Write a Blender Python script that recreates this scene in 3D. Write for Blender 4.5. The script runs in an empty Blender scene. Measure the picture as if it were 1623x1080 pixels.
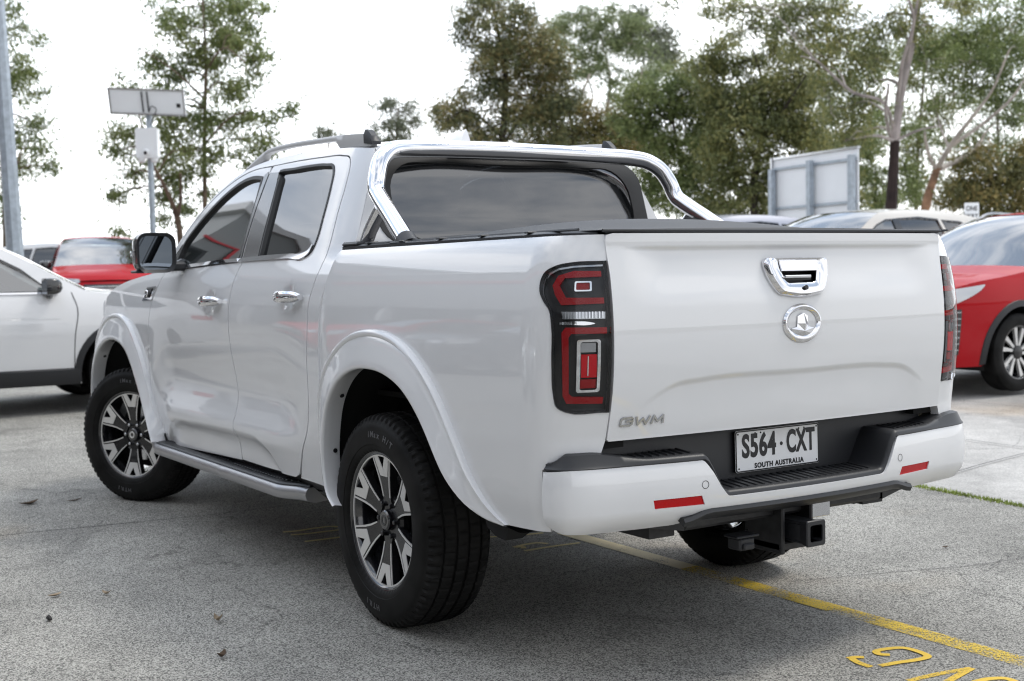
import bpy, math, random
import numpy as np
from mathutils import Vector, Matrix
from mathutils.geometry import delaunay_2d_cdt
R = math.radians
rng = random.Random(7)
C = bpy.context.scene.collection

# ---------------------------------------------------------------- camera
CAM = (-4.0794, 2.9389, 1.2621); YAW, PIT, ROL = -0.568673, -0.053010, -0.019533
cam = bpy.data.cameras.new('camera'); camo = bpy.data.objects.new('camera', cam); C.objects.link(camo)
fw = Vector((math.cos(YAW)*math.cos(PIT), math.sin(YAW)*math.cos(PIT), math.sin(PIT)))
rt = Vector((math.sin(YAW), -math.cos(YAW), 0)); up = rt.cross(fw)
r2 = rt*math.cos(ROL)+up*math.sin(ROL); u2 = -rt*math.sin(ROL)+up*math.cos(ROL)
camo.matrix_world = Matrix(((r2.x, u2.x, -fw.x, CAM[0]), (r2.y, u2.y, -fw.y, CAM[1]), (r2.z, u2.z, -fw.z, CAM[2]), (0, 0, 0, 1)))
cam.sensor_width = 36; cam.lens = 2019.67/1623*36; cam.clip_end = 2000; cam.clip_start = .05
cam.dof.use_dof = True; cam.dof.focus_distance = 4.2; cam.dof.aperture_fstop = 4.4
bpy.context.scene.camera = camo

# ---------------------------------------------------------------- sky, sun, exposure
SUN_EL, SUN_AZ = 58, 258            # overcast: soft sun from beyond the truck's right side
w = bpy.data.worlds.new('World'); bpy.context.scene.world = w; w.use_nodes = True
nt = w.node_tree; nt.nodes.clear(); N = nt.nodes.new; L = nt.links.new
out = N('ShaderNodeOutputWorld'); bg = N('ShaderNodeBackground'); bg.inputs['Strength'].default_value = .098
sky = N('ShaderNodeTexSky'); sky.sky_type = 'NISHITA'; sky.sun_disc = False
sky.sun_elevation = R(SUN_EL); sky.sun_rotation = R(90-SUN_AZ+360)
tc = N('ShaderNodeTexCoord'); mp = N('ShaderNodeMapping'); mp.inputs['Scale'].default_value = (1, 1, 2.6)
nz = N('ShaderNodeTexNoise'); nz.inputs['Scale'].default_value = 2.2; nz.inputs['Detail'].default_value = 6; nz.inputs['Roughness'].default_value = .55
cr = N('ShaderNodeValToRGB'); cr.color_ramp.elements[0].position = .40; cr.color_ramp.elements[0].color = (3.9, 4.8, 6.2, 1)
cr.color_ramp.elements[1].position = .60; cr.color_ramp.elements[1].color = (11.4, 11.6, 12.0, 1)
sep = N('ShaderNodeSeparateXYZ'); hz = N('ShaderNodeMapRange'); hz.inputs['From Min'].default_value = 0.0; hz.inputs['From Max'].default_value = .42
hz.inputs['To Min'].default_value = 1.0; hz.inputs['To Max'].default_value = 0.0
mxh = N('ShaderNodeMixRGB'); mxh.inputs['Color2'].default_value = (11.1, 11.25, 11.5, 1)
mx = N('ShaderNodeMixRGB'); mx.inputs['Fac'].default_value = .93
L(tc.outputs['Generated'], mp.inputs['Vector']); L(mp.outputs[0], nz.inputs['Vector']); L(nz.outputs['Fac'], cr.inputs['Fac'])
L(tc.outputs['Generated'], sep.inputs[0]); L(sep.outputs['Z'], hz.inputs['Value'])
L(hz.outputs[0], mxh.inputs['Fac']); L(cr.outputs[0], mxh.inputs['Color1'])
L(sky.outputs[0], mx.inputs['Color1']); L(mxh.outputs[0], mx.inputs['Color2'])
dt = N('ShaderNodeVectorMath'); dt.operation = 'DOT_PRODUCT'; dt.inputs[1].default_value = (.92, -.25, .25); L(tc.outputs['Generated'], dt.inputs[0])
br = N('ShaderNodeMapRange'); br.interpolation_type = 'SMOOTHSTEP'; br.inputs['From Min'].default_value = -.35; br.inputs['From Max'].default_value = .95; br.inputs['To Min'].default_value = 1.16; br.inputs['To Max'].default_value = 2.1; L(dt.outputs['Value'], br.inputs['Value'])
sm = N('ShaderNodeVectorMath'); sm.operation = 'SCALE'; L(mx.outputs[0], sm.inputs[0]); L(br.outputs[0], sm.inputs['Scale'])
L(sm.outputs[0], bg.inputs['Color']); L(bg.outputs[0], out.inputs['Surface'])
sl = bpy.data.lights.new('sun', 'SUN'); sl.energy = 1.5; sl.angle = R(14); sl.color = (1, .955, .88)
so = bpy.data.objects.new('sun', sl); C.objects.link(so)
sd = Vector((math.cos(R(SUN_EL))*math.cos(R(SUN_AZ)), math.cos(R(SUN_EL))*math.sin(R(SUN_AZ)), math.sin(R(SUN_EL))))
so.rotation_euler = sd.to_track_quat('Z', 'Y').to_euler()
vs = bpy.context.scene.view_settings; vs.view_transform = 'Standard'; vs.look = 'None'; vs.exposure = .10; vs.gamma = 1
cy = bpy.context.scene.cycles; cy.use_denoising = True; cy.max_bounces = 10; cy.transparent_max_bounces = 24; cy.caustics_reflective = False; cy.caustics_refractive = False
cy.sample_clamp_indirect = 6; cy.filter_width = 1.15
# ---------------------------------------------------------------- materials
MATS = {}
def mat(name, col, rough=.5, metal=0, coat=0, ior=1.5, emit=None, trans=0, bump=None, var=None, spec=.5):
    """plain Principled; bump=(scale, strength, distance); var=(scale, amount) mottles the colour"""
    m = bpy.data.materials.new(name); m.use_nodes = True; t = m.node_tree; b = t.nodes['Principled BSDF']
    b.inputs['Base Color'].default_value = (*col, 1); b.inputs['Roughness'].default_value = rough
    b.inputs['Metallic'].default_value = metal; b.inputs['IOR'].default_value = ior
    b.inputs['Coat Weight'].default_value = coat; b.inputs['Coat Roughness'].default_value = .02; b.inputs['Coat IOR'].default_value = 1.75
    b.inputs['Transmission Weight'].default_value = trans; b.inputs['Specular IOR Level'].default_value = spec
    co = t.nodes.new('ShaderNodeTexCoord')
    if var:
        n = t.nodes.new('ShaderNodeTexNoise'); n.inputs['Scale'].default_value = var[0]; n.inputs['Detail'].default_value = 6
        r = t.nodes.new('ShaderNodeMapRange'); r.inputs['From Min'].default_value = .3; r.inputs['From Max'].default_value = .7
        r.inputs['To Min'].default_value = 1-var[1]; r.inputs['To Max'].default_value = 1+var[1]
        x = t.nodes.new('ShaderNodeVectorMath'); x.operation = 'SCALE'; x.inputs[0].default_value = col
        t.links.new(co.outputs['Object'], n.inputs['Vector']); t.links.new(n.outputs['Fac'], r.inputs['Value']); t.links.new(r.outputs[0], x.inputs['Scale'])
        t.links.new(x.outputs[0], b.inputs['Base Color'])
        t.links.new(n.outputs['Fac'], r.inputs['Value'])
    if bump:
        n = t.nodes.new('ShaderNodeTexNoise'); n.inputs['Scale'].default_value = bump[0]; n.inputs['Detail'].default_value = 4
        bp = t.nodes.new('ShaderNodeBump'); bp.inputs['Strength'].default_value = bump[1]; bp.inputs['Distance'].default_value = bump[2]
        t.links.new(co.outputs['Object'], n.inputs['Vector']); t.links.new(n.outputs['Fac'], bp.inputs['Height']); t.links.new(bp.outputs[0], b.inputs['Normal'])
    MATS[name] = m; return m
def glass(name, tint, ior=1.6, base=(.01, .012, .014), solid=0.0, gain=1.0):
    """window glass: Fresnel reflection over a tinted see-through pane (solid = share of body colour)"""
    m = bpy.data.materials.new(name); m.use_nodes = True; t = m.node_tree; t.nodes.clear(); n = t.nodes.new; l = t.links.new
    o = n('ShaderNodeOutputMaterial'); mxs = n('ShaderNodeMixShader'); fr = n('ShaderNodeFresnel'); fr.inputs['IOR'].default_value = ior
    tr = n('ShaderNodeBsdfTransparent'); tr.inputs['Color'].default_value = (*tint, 1); gl = n('ShaderNodeBsdfGlossy'); gl.inputs['Roughness'].default_value = .003; gl.inputs['Color'].default_value = (1, 1, 1, 1)
    gn = n('ShaderNodeMath'); gn.operation = 'MULTIPLY'; gn.inputs[1].default_value = gain; gn.use_clamp = True; l(fr.outputs[0], gn.inputs[0])
    df = n('ShaderNodeBsdfDiffuse'); df.inputs['Color'].default_value = (*base, 1); m2 = n('ShaderNodeMixShader'); m2.inputs[0].default_value = solid
    l(tr.outputs[0], m2.inputs[1]); l(df.outputs[0], m2.inputs[2]); l(gn.outputs[0], mxs.inputs[0]); l(m2.outputs[0], mxs.inputs[1]); l(gl.outputs[0], mxs.inputs[2]); l(mxs.outputs[0], o.inputs[0])
    MATS[name] = m; return m
mat('paint_white', (.785, .79, .80), .45, coat=1, spec=.05)
mat('paint_pearl', (.78, .79, .80), .30, coat=1)
mat('paint_red', (.44, .003, .010), .45, coat=.3, spec=.05)
mat('paint_orange_red', (.42, .002, .008), .45, coat=.3, spec=.05)
mat('paint_cream', (.72, .69, .62), .3, coat=1)
mat('paint_lavender', (.42, .43, .50), .3, coat=1)
mat('paint_silver', (.35, .36, .38), .3, metal=.4, coat=1)
mat('paint_dark', (.03, .032, .04), .3, coat=1)
mat('black_plastic', (.018, .019, .022), .45, bump=(900, .15, .0006))
mat('black_trim', (.012, .012, .013), .22, coat=.6)
mat('seal', (.008, .008, .008), .5)
mat('dark_metal', (.03, .03, .032), .45, metal=.3, var=(30, .3))
mat('liner', (.010, .010, .010), .9)
mat('vinyl', (.035, .036, .038), .6, bump=(500, .3, .0008))
mat('cloth', (.05, .05, .055), .9)
mat('chrome', (.80, .80, .82), .05, metal=1)
mat('satin_metal', (.55, .56, .58), .22, metal=1, var=(8, .08))
mat('rail_silver', (.50, .50, .50), .4)
mat('galvanised', (.40, .45, .50), .42, metal=.35, var=(14, .18))
mat('board_metal', (.42, .42, .43), .36, metal=.8)
mat('machined', (.72, .71, .69), .25, metal=.35, coat=.5)
mat('alloy_black', (.010, .010, .012), .16, coat=.8)
mat('alloy_grey', (.012, .012, .013), .25, coat=.25, spec=.3)
mat('rubber', (.012, .0118, .0115), .55, spec=.12, var=(7, .6), bump=(260, .25, .0008))
mat('rubber_text', (.10, .10, .105), .55)
mat('red_lens', (.50, .002, .006), .2, spec=.3, bump=(320, .5, .002))
mat('red_bright', (1.0, .015, .03), .25, spec=.2)
mat('lamp_clear', (.50, .51, .53), .10, metal=.6)
mat('plate_white', (.90, .91, .92), .35, coat=.3)
mat('ink', (.008, .008, .01), .4)
mat('mirror_glass', (.26, .29, .32), .01, metal=1)
glass('glass_privacy', (.035, .04, .045), 2.3, solid=.3, gain=1.0)
glass('glass_clear', (.35, .40, .40), 2.4, gain=1.5)
glass('glass_smoke', (.30, .31, .33), 1.45)
glass('lens_cover', (.90, .91, .92), 1.32)

# ---------------------------------------------------------------- mesh helpers
def mesh_obj(name, V, F, m, parent=None, Nrm=None, smooth=True, midx=None):
    me = bpy.data.meshes.new(name)
    me.from_pydata([tuple(v) for v in V], [], [tuple(f) for f in F])
    for x in (m if isinstance(m, (list, tuple)) else [m]): me.materials.append(MATS[x] if isinstance(x, str) else x)
    if midx is not None: me.polygons.foreach_set('material_index', midx)
    me.polygons.foreach_set('use_smooth', [smooth]*len(me.polygons))
    if Nrm is not None: me.normals_split_custom_set_from_vertices([tuple(n) for n in Nrm])
    me.update()
    o = bpy.data.objects.new(name, me); C.objects.link(o)
    if parent: o.parent = parent
    return o
def empty(name, label=None, cat=None, loc=(0, 0, 0), rz=0, group=None, parent=None):
    o = bpy.data.objects.new(name, None); C.objects.link(o); o.location = loc; o.rotation_euler = (0, 0, rz)
    if label: o['label'] = label
    if cat: o['category'] = cat
    if group: o['group'] = group
    if parent: o.parent = parent
    return o
def tag(o, label=None, cat=None, group=None, kind=None):
    for k, v in (('label', label), ('category', cat), ('group', group), ('kind', kind)):
        if v: o[k] = v
    return o
def copy_tree(o, parent=None, mirror=False):
    c = o.copy(); C.objects.link(c); c.parent = parent
    for ch in list(o.children): copy_tree(ch, c)
    return c
class MB:
    """collects raw geometry for ONE mesh object"""
    def __init__(s): s.V, s.F, s.M = [], [], []
    def add(s, V, F, mi=0):
        b = len(s.V); s.V += [tuple(v) for v in V]; s.F += [tuple(i+b for i in f) for f in F]; s.M += [mi]*len(F); return s
    def box(s, x0, x1, y0, y1, z0, z1, mi=0, bev=0.0):
        if bev <= 0:
            V = [(x, y, z) for x in (x0, x1) for y in (y0, y1) for z in (z0, z1)]
            return s.add(V, [(0, 1, 3, 2), (4, 6, 7, 5), (0, 4, 5, 1), (2, 3, 7, 6), (0, 2, 6, 4), (1, 5, 7, 3)], mi)
        b = bev; V, F = [], []
        # rounded-edge box: 24 verts
        cs = [(sx, sy, sz) for sx in (0, 1) for sy in (0, 1) for sz in (0, 1)]
        lo = (x0, y0, z0); hi = (x1, y1, z1); idx = {}
        for c in cs:
            for a in range(3):
                p = []
                for k in range(3):
                    e = hi[k] if c[k] else lo[k]; d = -b if c[k] else b
                    p.append(e if k == a else e+d)
                idx[(c, a)] = len(V); V.append(tuple(p))
        for a in range(3):
            o1, o2 = [k for k in range(3) if k != a]
            for sgn in (0, 1):
                q = []
                for (u, v) in ((0, 0), (1, 0), (1, 1), (0, 1)):
                    c = [0, 0, 0]; c[a] = sgn; c[o1] = u; c[o2] = v; q.append(idx[(tuple(c), a)])
                F.append(q)
        for a in range(3):
            o1, o2 = [k for k in range(3) if k != a]
            for u in (0, 1):
                for v in (0, 1):
                    c0 = [0, 0, 0]; c0[o1] = u; c0[o2] = v; c1 = list(c0); c1[a] = 1
                    F.append([idx[(tuple(c0), o1)], idx[(tuple(c1), o1)], idx[(tuple(c1), o2)], idx[(tuple(c0), o2)]])
        for c in cs: F.append([idx[(c, 0)], idx[(c, 1)], idx[(c, 2)]])
        cen = [(x0+x1)/2, (y0+y1)/2, (z0+z1)/2]
        G = []
        for f in F:
            p = [Vector(V[i]) for i in f]; n = (p[1]-p[0]).cross(p[2]-p[0]); c = sum(p, Vector())/len(p)-Vector(cen)
            G.append(list(reversed(f)) if n.dot(c) < 0 else f)
        return s.add(V, G, mi)
    def tube(s, P, r, seg=12, mi=0, cap=True, rs=None):
        P = [Vector(p) for p in P]; n = len(P); V, F = [], []
        t = (P[1]-P[0]).normalized(); a = Vector((0, 0, 1)) if abs(t.z) < .9 else Vector((1, 0, 0))
        u = t.cross(a).normalized()
        for i in range(n):
            t = (P[min(i+1, n-1)]-P[max(i-1, 0)]).normalized()
            u = (u-t*u.dot(t)).normalized(); v = t.cross(u); rr = rs[i] if rs else r
            for k in range(seg):
                A = 2*math.pi*k/seg; V.append(P[i]+(u*math.cos(A)+v*math.sin(A))*rr)
        for i in range(n-1):
            for k in range(seg):
                F.append((i*seg+k, i*seg+(k+1) % seg, (i+1)*seg+(k+1) % seg, (i+1)*seg+k))
        if cap: F.append(tuple(range(seg))[::-1]); F.append(tuple((n-1)*seg+k for k in range(seg)))
        return s.add(V, F, mi)
    def lathe(s, prof, seg=48, mi=0, closed=False, c=(0, 0, 0)):
        """profile (y, r) round the Y axis"""
        V, F = [], []; n = len(prof)
        for k in range(seg):
            A = 2*math.pi*k/seg
            for (y, r) in prof: V.append((c[0]+r*math.cos(A), c[1]+y, c[2]+r*math.sin(A)))
        for k in range(seg):
            for i in range(n-1+(1 if closed else 0)):
                F.append((k*n+i, k*n+(i+1) % n, ((k+1) % seg)*n+(i+1) % n, ((k+1) % seg)*n+i))
        return s.add(V, F, mi)
    def prism(s, poly, f, d0, d1, mi=0):
        """polygon (a, b) mapped by f(a, b, depth); faces at d0 (inner) and d1 (outer) and the sides"""
        poly = [tuple(p) for p in poly]; n = len(poly)
        tri = tri_poly(poly)
        V = [f(a, b, d1) for a, b in poly]+[f(a, b, d0) for a, b in poly]
        F = [t for t in tri]+[tuple(i+n for i in reversed(t)) for t in tri]
        F += [(i, i+n, (i+1) % n+n, (i+1) % n) for i in range(n)]
        return s.add(V, F, mi)
    def loft(s, rows, mi=0, closed=False):
        n = len(rows[0]); V = [p for r in rows for p in r]; F = []
        for i in range(len(rows)-1):
            for k in range(n-(0 if closed else 1)):
                F.append((i*n+k, i*n+(k+1) % n, (i+1)*n+(k+1) % n, (i+1)*n+k))
        return s.add(V, F, mi)
    def mirrored(s):
        m = MB(); m.V = [(x, -y, z) for x, y, z in s.V]; m.F = [tuple(reversed(f)) for f in s.F]; m.M = list(s.M); return m
    def build(s, name, m, parent=None, smooth=True, angle=35, weld=False):
        o = mesh_obj(name, s.V, s.F, m, parent, smooth=smooth, midx=s.M)
        import bmesh
        bm = bmesh.new(); bm.from_mesh(o.data)
        if weld: bmesh.ops.remove_doubles(bm, verts=bm.verts, dist=1e-5)
        bmesh.ops.recalc_face_normals(bm, faces=bm.faces)
        if smooth:
            lim = R(angle)
            for e in bm.edges:
                if len(e.link_faces) == 2: e.smooth = e.calc_face_angle(0) < lim
        bm.to_mesh(o.data); bm.free(); o.data.update()
        return o
def tri_poly(poly):
    n = len(poly); A = sum(poly[i][0]*poly[(i+1) % n][1]-poly[(i+1) % n][0]*poly[i][1] for i in range(n))
    r = delaunay_2d_cdt([Vector(p) for p in poly], [(i, (i+1) % n) for i in range(n)], [], 0, 1e-9)
    P = np.array([tuple(v) for v in r[0]]); out = []
    back = [o[0] if o else 0 for o in r[3]]
    pa = np.array(poly)
    for f in r[2]:
        c = P[list(f)].mean(0)
        if inside(pa, c[None])[0]: out.append(tuple(back[i] for i in f))
    return out
def inside(poly, pts):
    x, y = pts[:, 0], pts[:, 1]; r = np.zeros(len(pts), bool); n = len(poly); j = n-1
    for i in range(n):
        xi, yi = poly[i]; xj, yj = poly[j]
        c = (yi > y) != (yj > y)
        if yi != yj: r ^= c & (x < (xj-xi)*(y-yi)/(yj-yi)+xi)
        j = i
    return r
def spline(pts, n=6, closed=False):
    """Catmull-Rom through the points; a repeated point makes a corner"""
    P = [np.array(p, float) for p in pts]; m = len(P); out = []
    rngi = range(m if closed else m-1)
    for i in rngi:
        p1, p2 = P[i], P[(i+1) % m]
        if np.allclose(p1, p2): continue
        p0 = P[(i-1) % m] if (closed or i > 0) else p1; p3 = P[(i+2) % m] if (closed or i+2 < m) else p2
        a0 = np.linalg.norm(p1-p0) or 1e-9; a1 = np.linalg.norm(p2-p1); a2 = np.linalg.norm(p3-p2) or 1e-9
        if a0 < 1e-8: m1 = p2-p1
        else: m1 = ((p1-p0)/a0*a1+(p2-p1)/a1*a0)/(a0+a1)*a1
        if a2 < 1e-8: m2 = p2-p1
        else: m2 = ((p2-p1)/a1*a2+(p3-p2)/a2*a1)/(a1+a2)*a1
        for k in range(n):
            t = k/n; out.append(tuple((2*t**3-3*t*t+1)*p1+(t**3-2*t*t+t)*m1+(-2*t**3+3*t*t)*p2+(t**3-t*t)*m2))
    if not closed: out.append(tuple(P[-1]))
    return out
def resample(pts, n):
    P = np.array(pts, float); d = np.r_[0, np.cumsum(np.linalg.norm(np.diff(P, axis=0), axis=1))]
    t = np.linspace(0, d[-1], n); return np.stack([np.interp(t, d, P[:, k]) for k in range(P.shape[1])], 1)
def subdiv(poly, step):
    o = []
    for i in range(len(poly)):
        a, b = np.array(poly[i], float), np.array(poly[(i+1) % len(poly)], float); n = max(1, int(np.ceil(np.linalg.norm(b-a)/step)))
        if np.linalg.norm(b-a) < 1e-7: continue
        for k in range(n): o.append(tuple(a+(b-a)*k/n))
    return o
def rrect(x0, x1, y0, y1, r, n=5):
    o = []
    for cx_, cy_, a0 in ((x1-r, y1-r, 0), (x0+r, y1-r, 90), (x0+r, y0+r, 180), (x1-r, y0+r, 270)):
        for k in range(n+1):
            a = R(a0+90*k/n); o.append((cx_+r*math.cos(a), cy_+r*math.sin(a)))
    return o
def surf_normal(f, u, v, e=1e-3):
    p = np.array(f(u, v)); a = (np.array(f(u+e, v))-np.array(f(u-e, v))); b = (np.array(f(u, v+e))-np.array(f(u, v-e)))
    n = -np.cross(a, b); return p, n/(np.linalg.norm(n)+1e-12)
def panel(name, outline, f, m, parent, holes=(), lines=(), step=.03, off=0.0, flange=.022, mirror=False, flip=False, edge=.0):
    """a sheet-metal panel: outline (u, v) trimmed out of the surface f(u, v), with a turned-in edge"""
    loops = [subdiv(outline, step)]+[subdiv(h, step) for h in holes]
    pts, edges = [], []
    for lp in loops:
        b = len(pts); pts += lp; edges += [(b+i, b+(i+1) % len(lp)) for i in range(len(lp))]
    for ln in lines:
        q = [ln[0]]
        for i in range(len(ln)-1):
            a_, b_ = np.array(ln[i], float), np.array(ln[i+1], float); k_ = max(1, int(np.ceil(np.linalg.norm(b_-a_)/step)))
            q += [tuple(a_+(b_-a_)*t/k_) for t in range(1, k_+1)]
        b = len(pts); pts += q; edges += [(b+i, b+i+1) for i in range(len(q)-1)]
    nb = len(pts); B = np.array(pts)
    u0, v0 = B.min(0); u1, v1 = B.max(0)
    gu, gv = np.meshgrid(np.arange(u0+step/2, u1, step), np.arange(v0+step/2, v1, step)); G = np.stack([gu.ravel(), gv.ravel()], 1)
    if len(G):
        k = inside(np.array(loops[0]), G)
        for h in loops[1:]: k &= ~inside(np.array(h), G)
        G = G[k]
        if len(G):
            dmin = np.full(len(G), 9.0)
            for i in range(0, nb, 200): dmin = np.minimum(dmin, np.sqrt(((G[:, None]-B[None, i:i+200])**2).sum(2)).min(1))
            G = G[dmin > step*.40]
    allp = [Vector(p) for p in pts]+[Vector(p) for p in G]
    r = delaunay_2d_cdt(allp, edges, [], 0, 1e-9)
    P2 = np.array([tuple(v) for v in r[0]]); F = np.array([t for t in r[2]])
    cen = P2[F].mean(1); k = inside(np.array(loops[0]), cen)
    for h in loops[1:]: k &= ~inside(np.array(h), cen)
    F = F[k]
    PN = [surf_normal(f, *p) for p in P2]
    P3 = np.array([p+n*off for p, n in PN]); NN = np.array([n for p, n in PN])
    if flip: NN = -NN
    tn = np.cross(P3[F[:, 1]]-P3[F[:, 0]], P3[F[:, 2]]-P3[F[:, 0]])
    sw = (tn*NN[F[:, 0]]).sum(1) < 0; F[sw] = F[sw][:, ::-1]
    V = list(P3); NV = list(NN); FF = [tuple(t) for t in F]
    if flange > 0:
        idx = {}
        for i, o in enumerate(r[3]):
            for q in o: idx[q] = i
        b = 0
        for li, lp in enumerate(loops):
            n = len(lp); ids = [idx.get(b+i, b+i) for i in range(n)]; base = len(V)
            for i in range(n):
                p, nn = P3[ids[i]], NN[ids[i]]
                tgt = P3[ids[(i+1) % n]]-P3[ids[i-1]]; s = np.cross(tgt, nn); s /= np.linalg.norm(s)+1e-12
                q = p+s*1e-4
                a = P2[ids[i]]; pr = np.array(f(*(a)))
                V += [p, p-nn*flange]; NV += [s, s]
            for i in range(n):
                j = (i+1) % n; q = (base+2*i, base+2*i+1, base+2*j+1, base+2*j)
                p0, p1, p2 = (np.array(V[q[0]]), np.array(V[q[1]]), np.array(V[q[3]]))
                # orient the skirt away from the sheet
                FF.append(q)
            # decide the side from one sample of the triangulation
            A = sum(lp[i][0]*lp[(i+1) % n][1]-lp[(i+1) % n][0]*lp[i][1] for i in range(n))
            b += n
        # fix skirt normals: point away from the polygon interior
        b = 0; base = len(P3)
        for li, lp in enumerate(loops):
            n = len(lp); A = sum(lp[i][0]*lp[(i+1) % n][1]-lp[(i+1) % n][0]*lp[i][1] for i in range(n))
            for i in range(n):
                # outward direction in uv, mapped to 3-D
                t = np.array(lp[(i+1) % n])-np.array(lp[i-1]); o2 = np.array([t[1], -t[0]])*(1 if A > 0 else -1)*(1 if li == 0 else -1)
                o2 = o2/(np.linalg.norm(o2)+1e-12)*1e-3
                d = np.array(f(lp[i][0]+o2[0], lp[i][1]+o2[1]))-np.array(f(*lp[i])); d /= np.linalg.norm(d)+1e-12
                NV[base+2*i] = d; NV[base+2*i+1] = d
            base += 2*n
        k0 = len(F)
        for q in range(k0, len(FF)):
            a, b_, c_, d_ = FF[q]; nn = np.cross(np.array(V[b_])-np.array(V[a]), np.array(V[d_])-np.array(V[a]))
            if (nn*NV[a]).sum() < 0: FF[q] = (d_, c_, b_, a)
    if mirror:
        V = [(v[0], -v[1], v[2]) for v in V]; NV = [(v[0], -v[1], v[2]) for v in NV]; FF = [tuple(reversed(t)) for t in FF]
    return mesh_obj(name, V, FF, m, parent, Nrm=NV)
def text_mesh(s, size, f, mats, name, parent, extrude=.001, xs=1.0, bold=0.0, shear=0.0, spacing=1.0):
    """letters as solid mesh; f maps (a, b, depth) to 3-D; centred on the string"""
    cu = bpy.data.curves.new('lettering', 'FONT'); cu.body = s; cu.size = size; cu.offset = bold; cu.shear = shear; cu.space_character = spacing
    cu.align_x = 'CENTER'; cu.align_y = 'CENTER'; cu.extrude = extrude; cu.resolution_u = 4
    to = bpy.data.objects.new('lettering', cu); me = bpy.data.meshes.new_from_object(to)
    V = [f(v.co.x*xs, v.co.y, v.co.z+extrude) for v in me.vertices]; F = [tuple(p.vertices) for p in me.polygons]
    bpy.data.objects.remove(to); bpy.data.curves.remove(cu); bpy.data.meshes.remove(me)
    m = MB(); m.add(V, F); return m.build(name, mats, parent, smooth=False) if name else (V, F)
# ---------------------------------------------------------------- body surfaces of the truck
def clamp(a, lo=0.0, hi=1.0): return lo if a < lo else hi if a > hi else a
def sstep(a, b, x):
    t = clamp((x-a)/(b-a)); return t*t*(3-2*t)
def make_curve(pts):
    """monotone-ish cubic through (t, value) knots"""
    xs = [p[0] for p in pts]; ys = [p[1] for p in pts]; n = len(xs)
    d = [(ys[i+1]-ys[i])/(xs[i+1]-xs[i]) for i in range(n-1)]
    m = [d[0]]+[0.0]*(n-2)+[d[-1]]
    for i in range(1, n-1):
        h0, h1 = xs[i]-xs[i-1], xs[i+1]-xs[i]
        m[i] = (d[i-1]*h1+d[i]*h0)/(h0+h1)
        if d[i-1]*d[i] <= 0: m[i] *= .35
    def f(x):
        if x <= xs[0]: return ys[0]+(x-xs[0])*m[0]
        if x >= xs[-1]: return ys[-1]+(x-xs[-1])*m[-1]
        lo, hi = 0, n-1
        while hi-lo > 1:
            mid = (lo+hi)//2
            if xs[mid] <= x: lo = mid
            else: hi = mid
        h = xs[hi]-xs[lo]; t = (x-xs[lo])/h
        return ((2*t**3-3*t*t+1)*ys[lo]+(t**3-2*t*t+t)*h*m[lo]+(-2*t**3+3*t*t)*ys[hi]+(t**3-t*t)*h*m[hi])
    return f
CABP = make_curve([(.38,.890),(.46,.903),(.52,.918),(.57,.930),(.61,.929),(.66,.913),(.70,.902),(.75,.895),(.81,.898),(.87,.906),(.95,.915),(1.06,.920),(1.15,.914),(1.21,.903),(1.26,.887),(1.30,.868),(1.34,.848),(1.45,.800),(1.60,.730),(1.72,.672),(1.78,.640),(1.84,.600)])
PLAINP = make_curve([(.38,.86),(.50,.882),(.60,.900),(.70,.910),(.85,.918),(.95,.921),(1.06,.920),(1.15,.914),(1.21,.903),(1.26,.887),(1.30,.868),(1.34,.848),(1.45,.800),(1.60,.730),(1.72,.672),(1.78,.640),(1.84,.600)])
BEDP = make_curve([(.38,.86),(.50,.882),(.60,.902),(.70,.912),(.85,.920),(.95,.922),(1.06,.920),(1.15,.914),(1.22,.902),(1.28,.886),(1.33,.866),(1.355,.850),(1.37,.835)])
def seg_d(x, z, pts):
    """signed height of point above a polyline z(x)"""
    for i in range(len(pts)-1):
        (a, za), (b, zb) = pts[i], pts[i+1]
        if a <= x <= b: return z-(za+(zb-za)*(x-a)/(b-a))
    return 9.0
SCALLOP = make_curve([(.86,.36),(.93,.44),(1.02,.525),(1.12,.565),(1.30,.578),(1.60,.575),(2.00,.565),(2.28,.545),(2.42,.50),(2.52,.42),(2.58,.36)])
def side_cab(x, z):
    w = sstep(.55, .95, x)*(1-sstep(2.3, 2.65, x))
    y = CABP(z)*w+PLAINP(z)*(1-w)
    if .86 < x < 2.58 and z < .7:
        d = SCALLOP(x)-z
        y -= .018*sstep(-.010, .045, d)*(1-.5*sstep(.05,.14,d))
    for xc, zc in ((1.71, 1.155), (.785, 1.180)):
        q = ((x-xc)/.085)**2+((z-zc)/.062)**2
        if q < 1: y -= .015*(1-q)**1.5
    # plan taper towards the nose
    if x > 2.5: y -= .035*((x-2.5)/1.4)**2.2
    # rear corner of the cab turns in
    c = .62 - x + (z-1.36)*.22*(1 if z > 1.36 else 0) if z > 1.30 else -1
    if c > 0: y -= .9*c*c*sstep(1.30, 1.38, z)
    return y
def side_bed(x, z):
    y = BEDP(z)
    if x > .38: y -= .012*((x-.38)/.12)**2
    return y
def rear_x(z):
    t = clamp((z-.77)/.59)
    return -1.12-.034*math.sin(math.pi*t)
def bed_surf(u, z):
    """u runs forward like x along the side, then round the rear corner"""
    if u > -.96: return (u, side_bed(u, z), z)
    y0 = side_bed(-.96, z); t = (-.96-u)/.30
    xr = rear_x(z)+.004
    P = ((-.96, y0), (-1.055, y0), (xr+.030, y0-.055), (xr, .722))
    if t > 1:
        return (xr-(t-1)*.02, .722-(t-1)*.25, z)
    b = ((1-t)**3, 3*(1-t)**2*t, 3*(1-t)*t*t, t**3)
    return (sum(b[i]*P[i][0] for i in range(4)), sum(b[i]*P[i][1] for i in range(4)), z)
CREASE = make_curve([(0,.940),(.40,.936),(.50,.925),(.58,.890),(.66,.84)])
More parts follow.
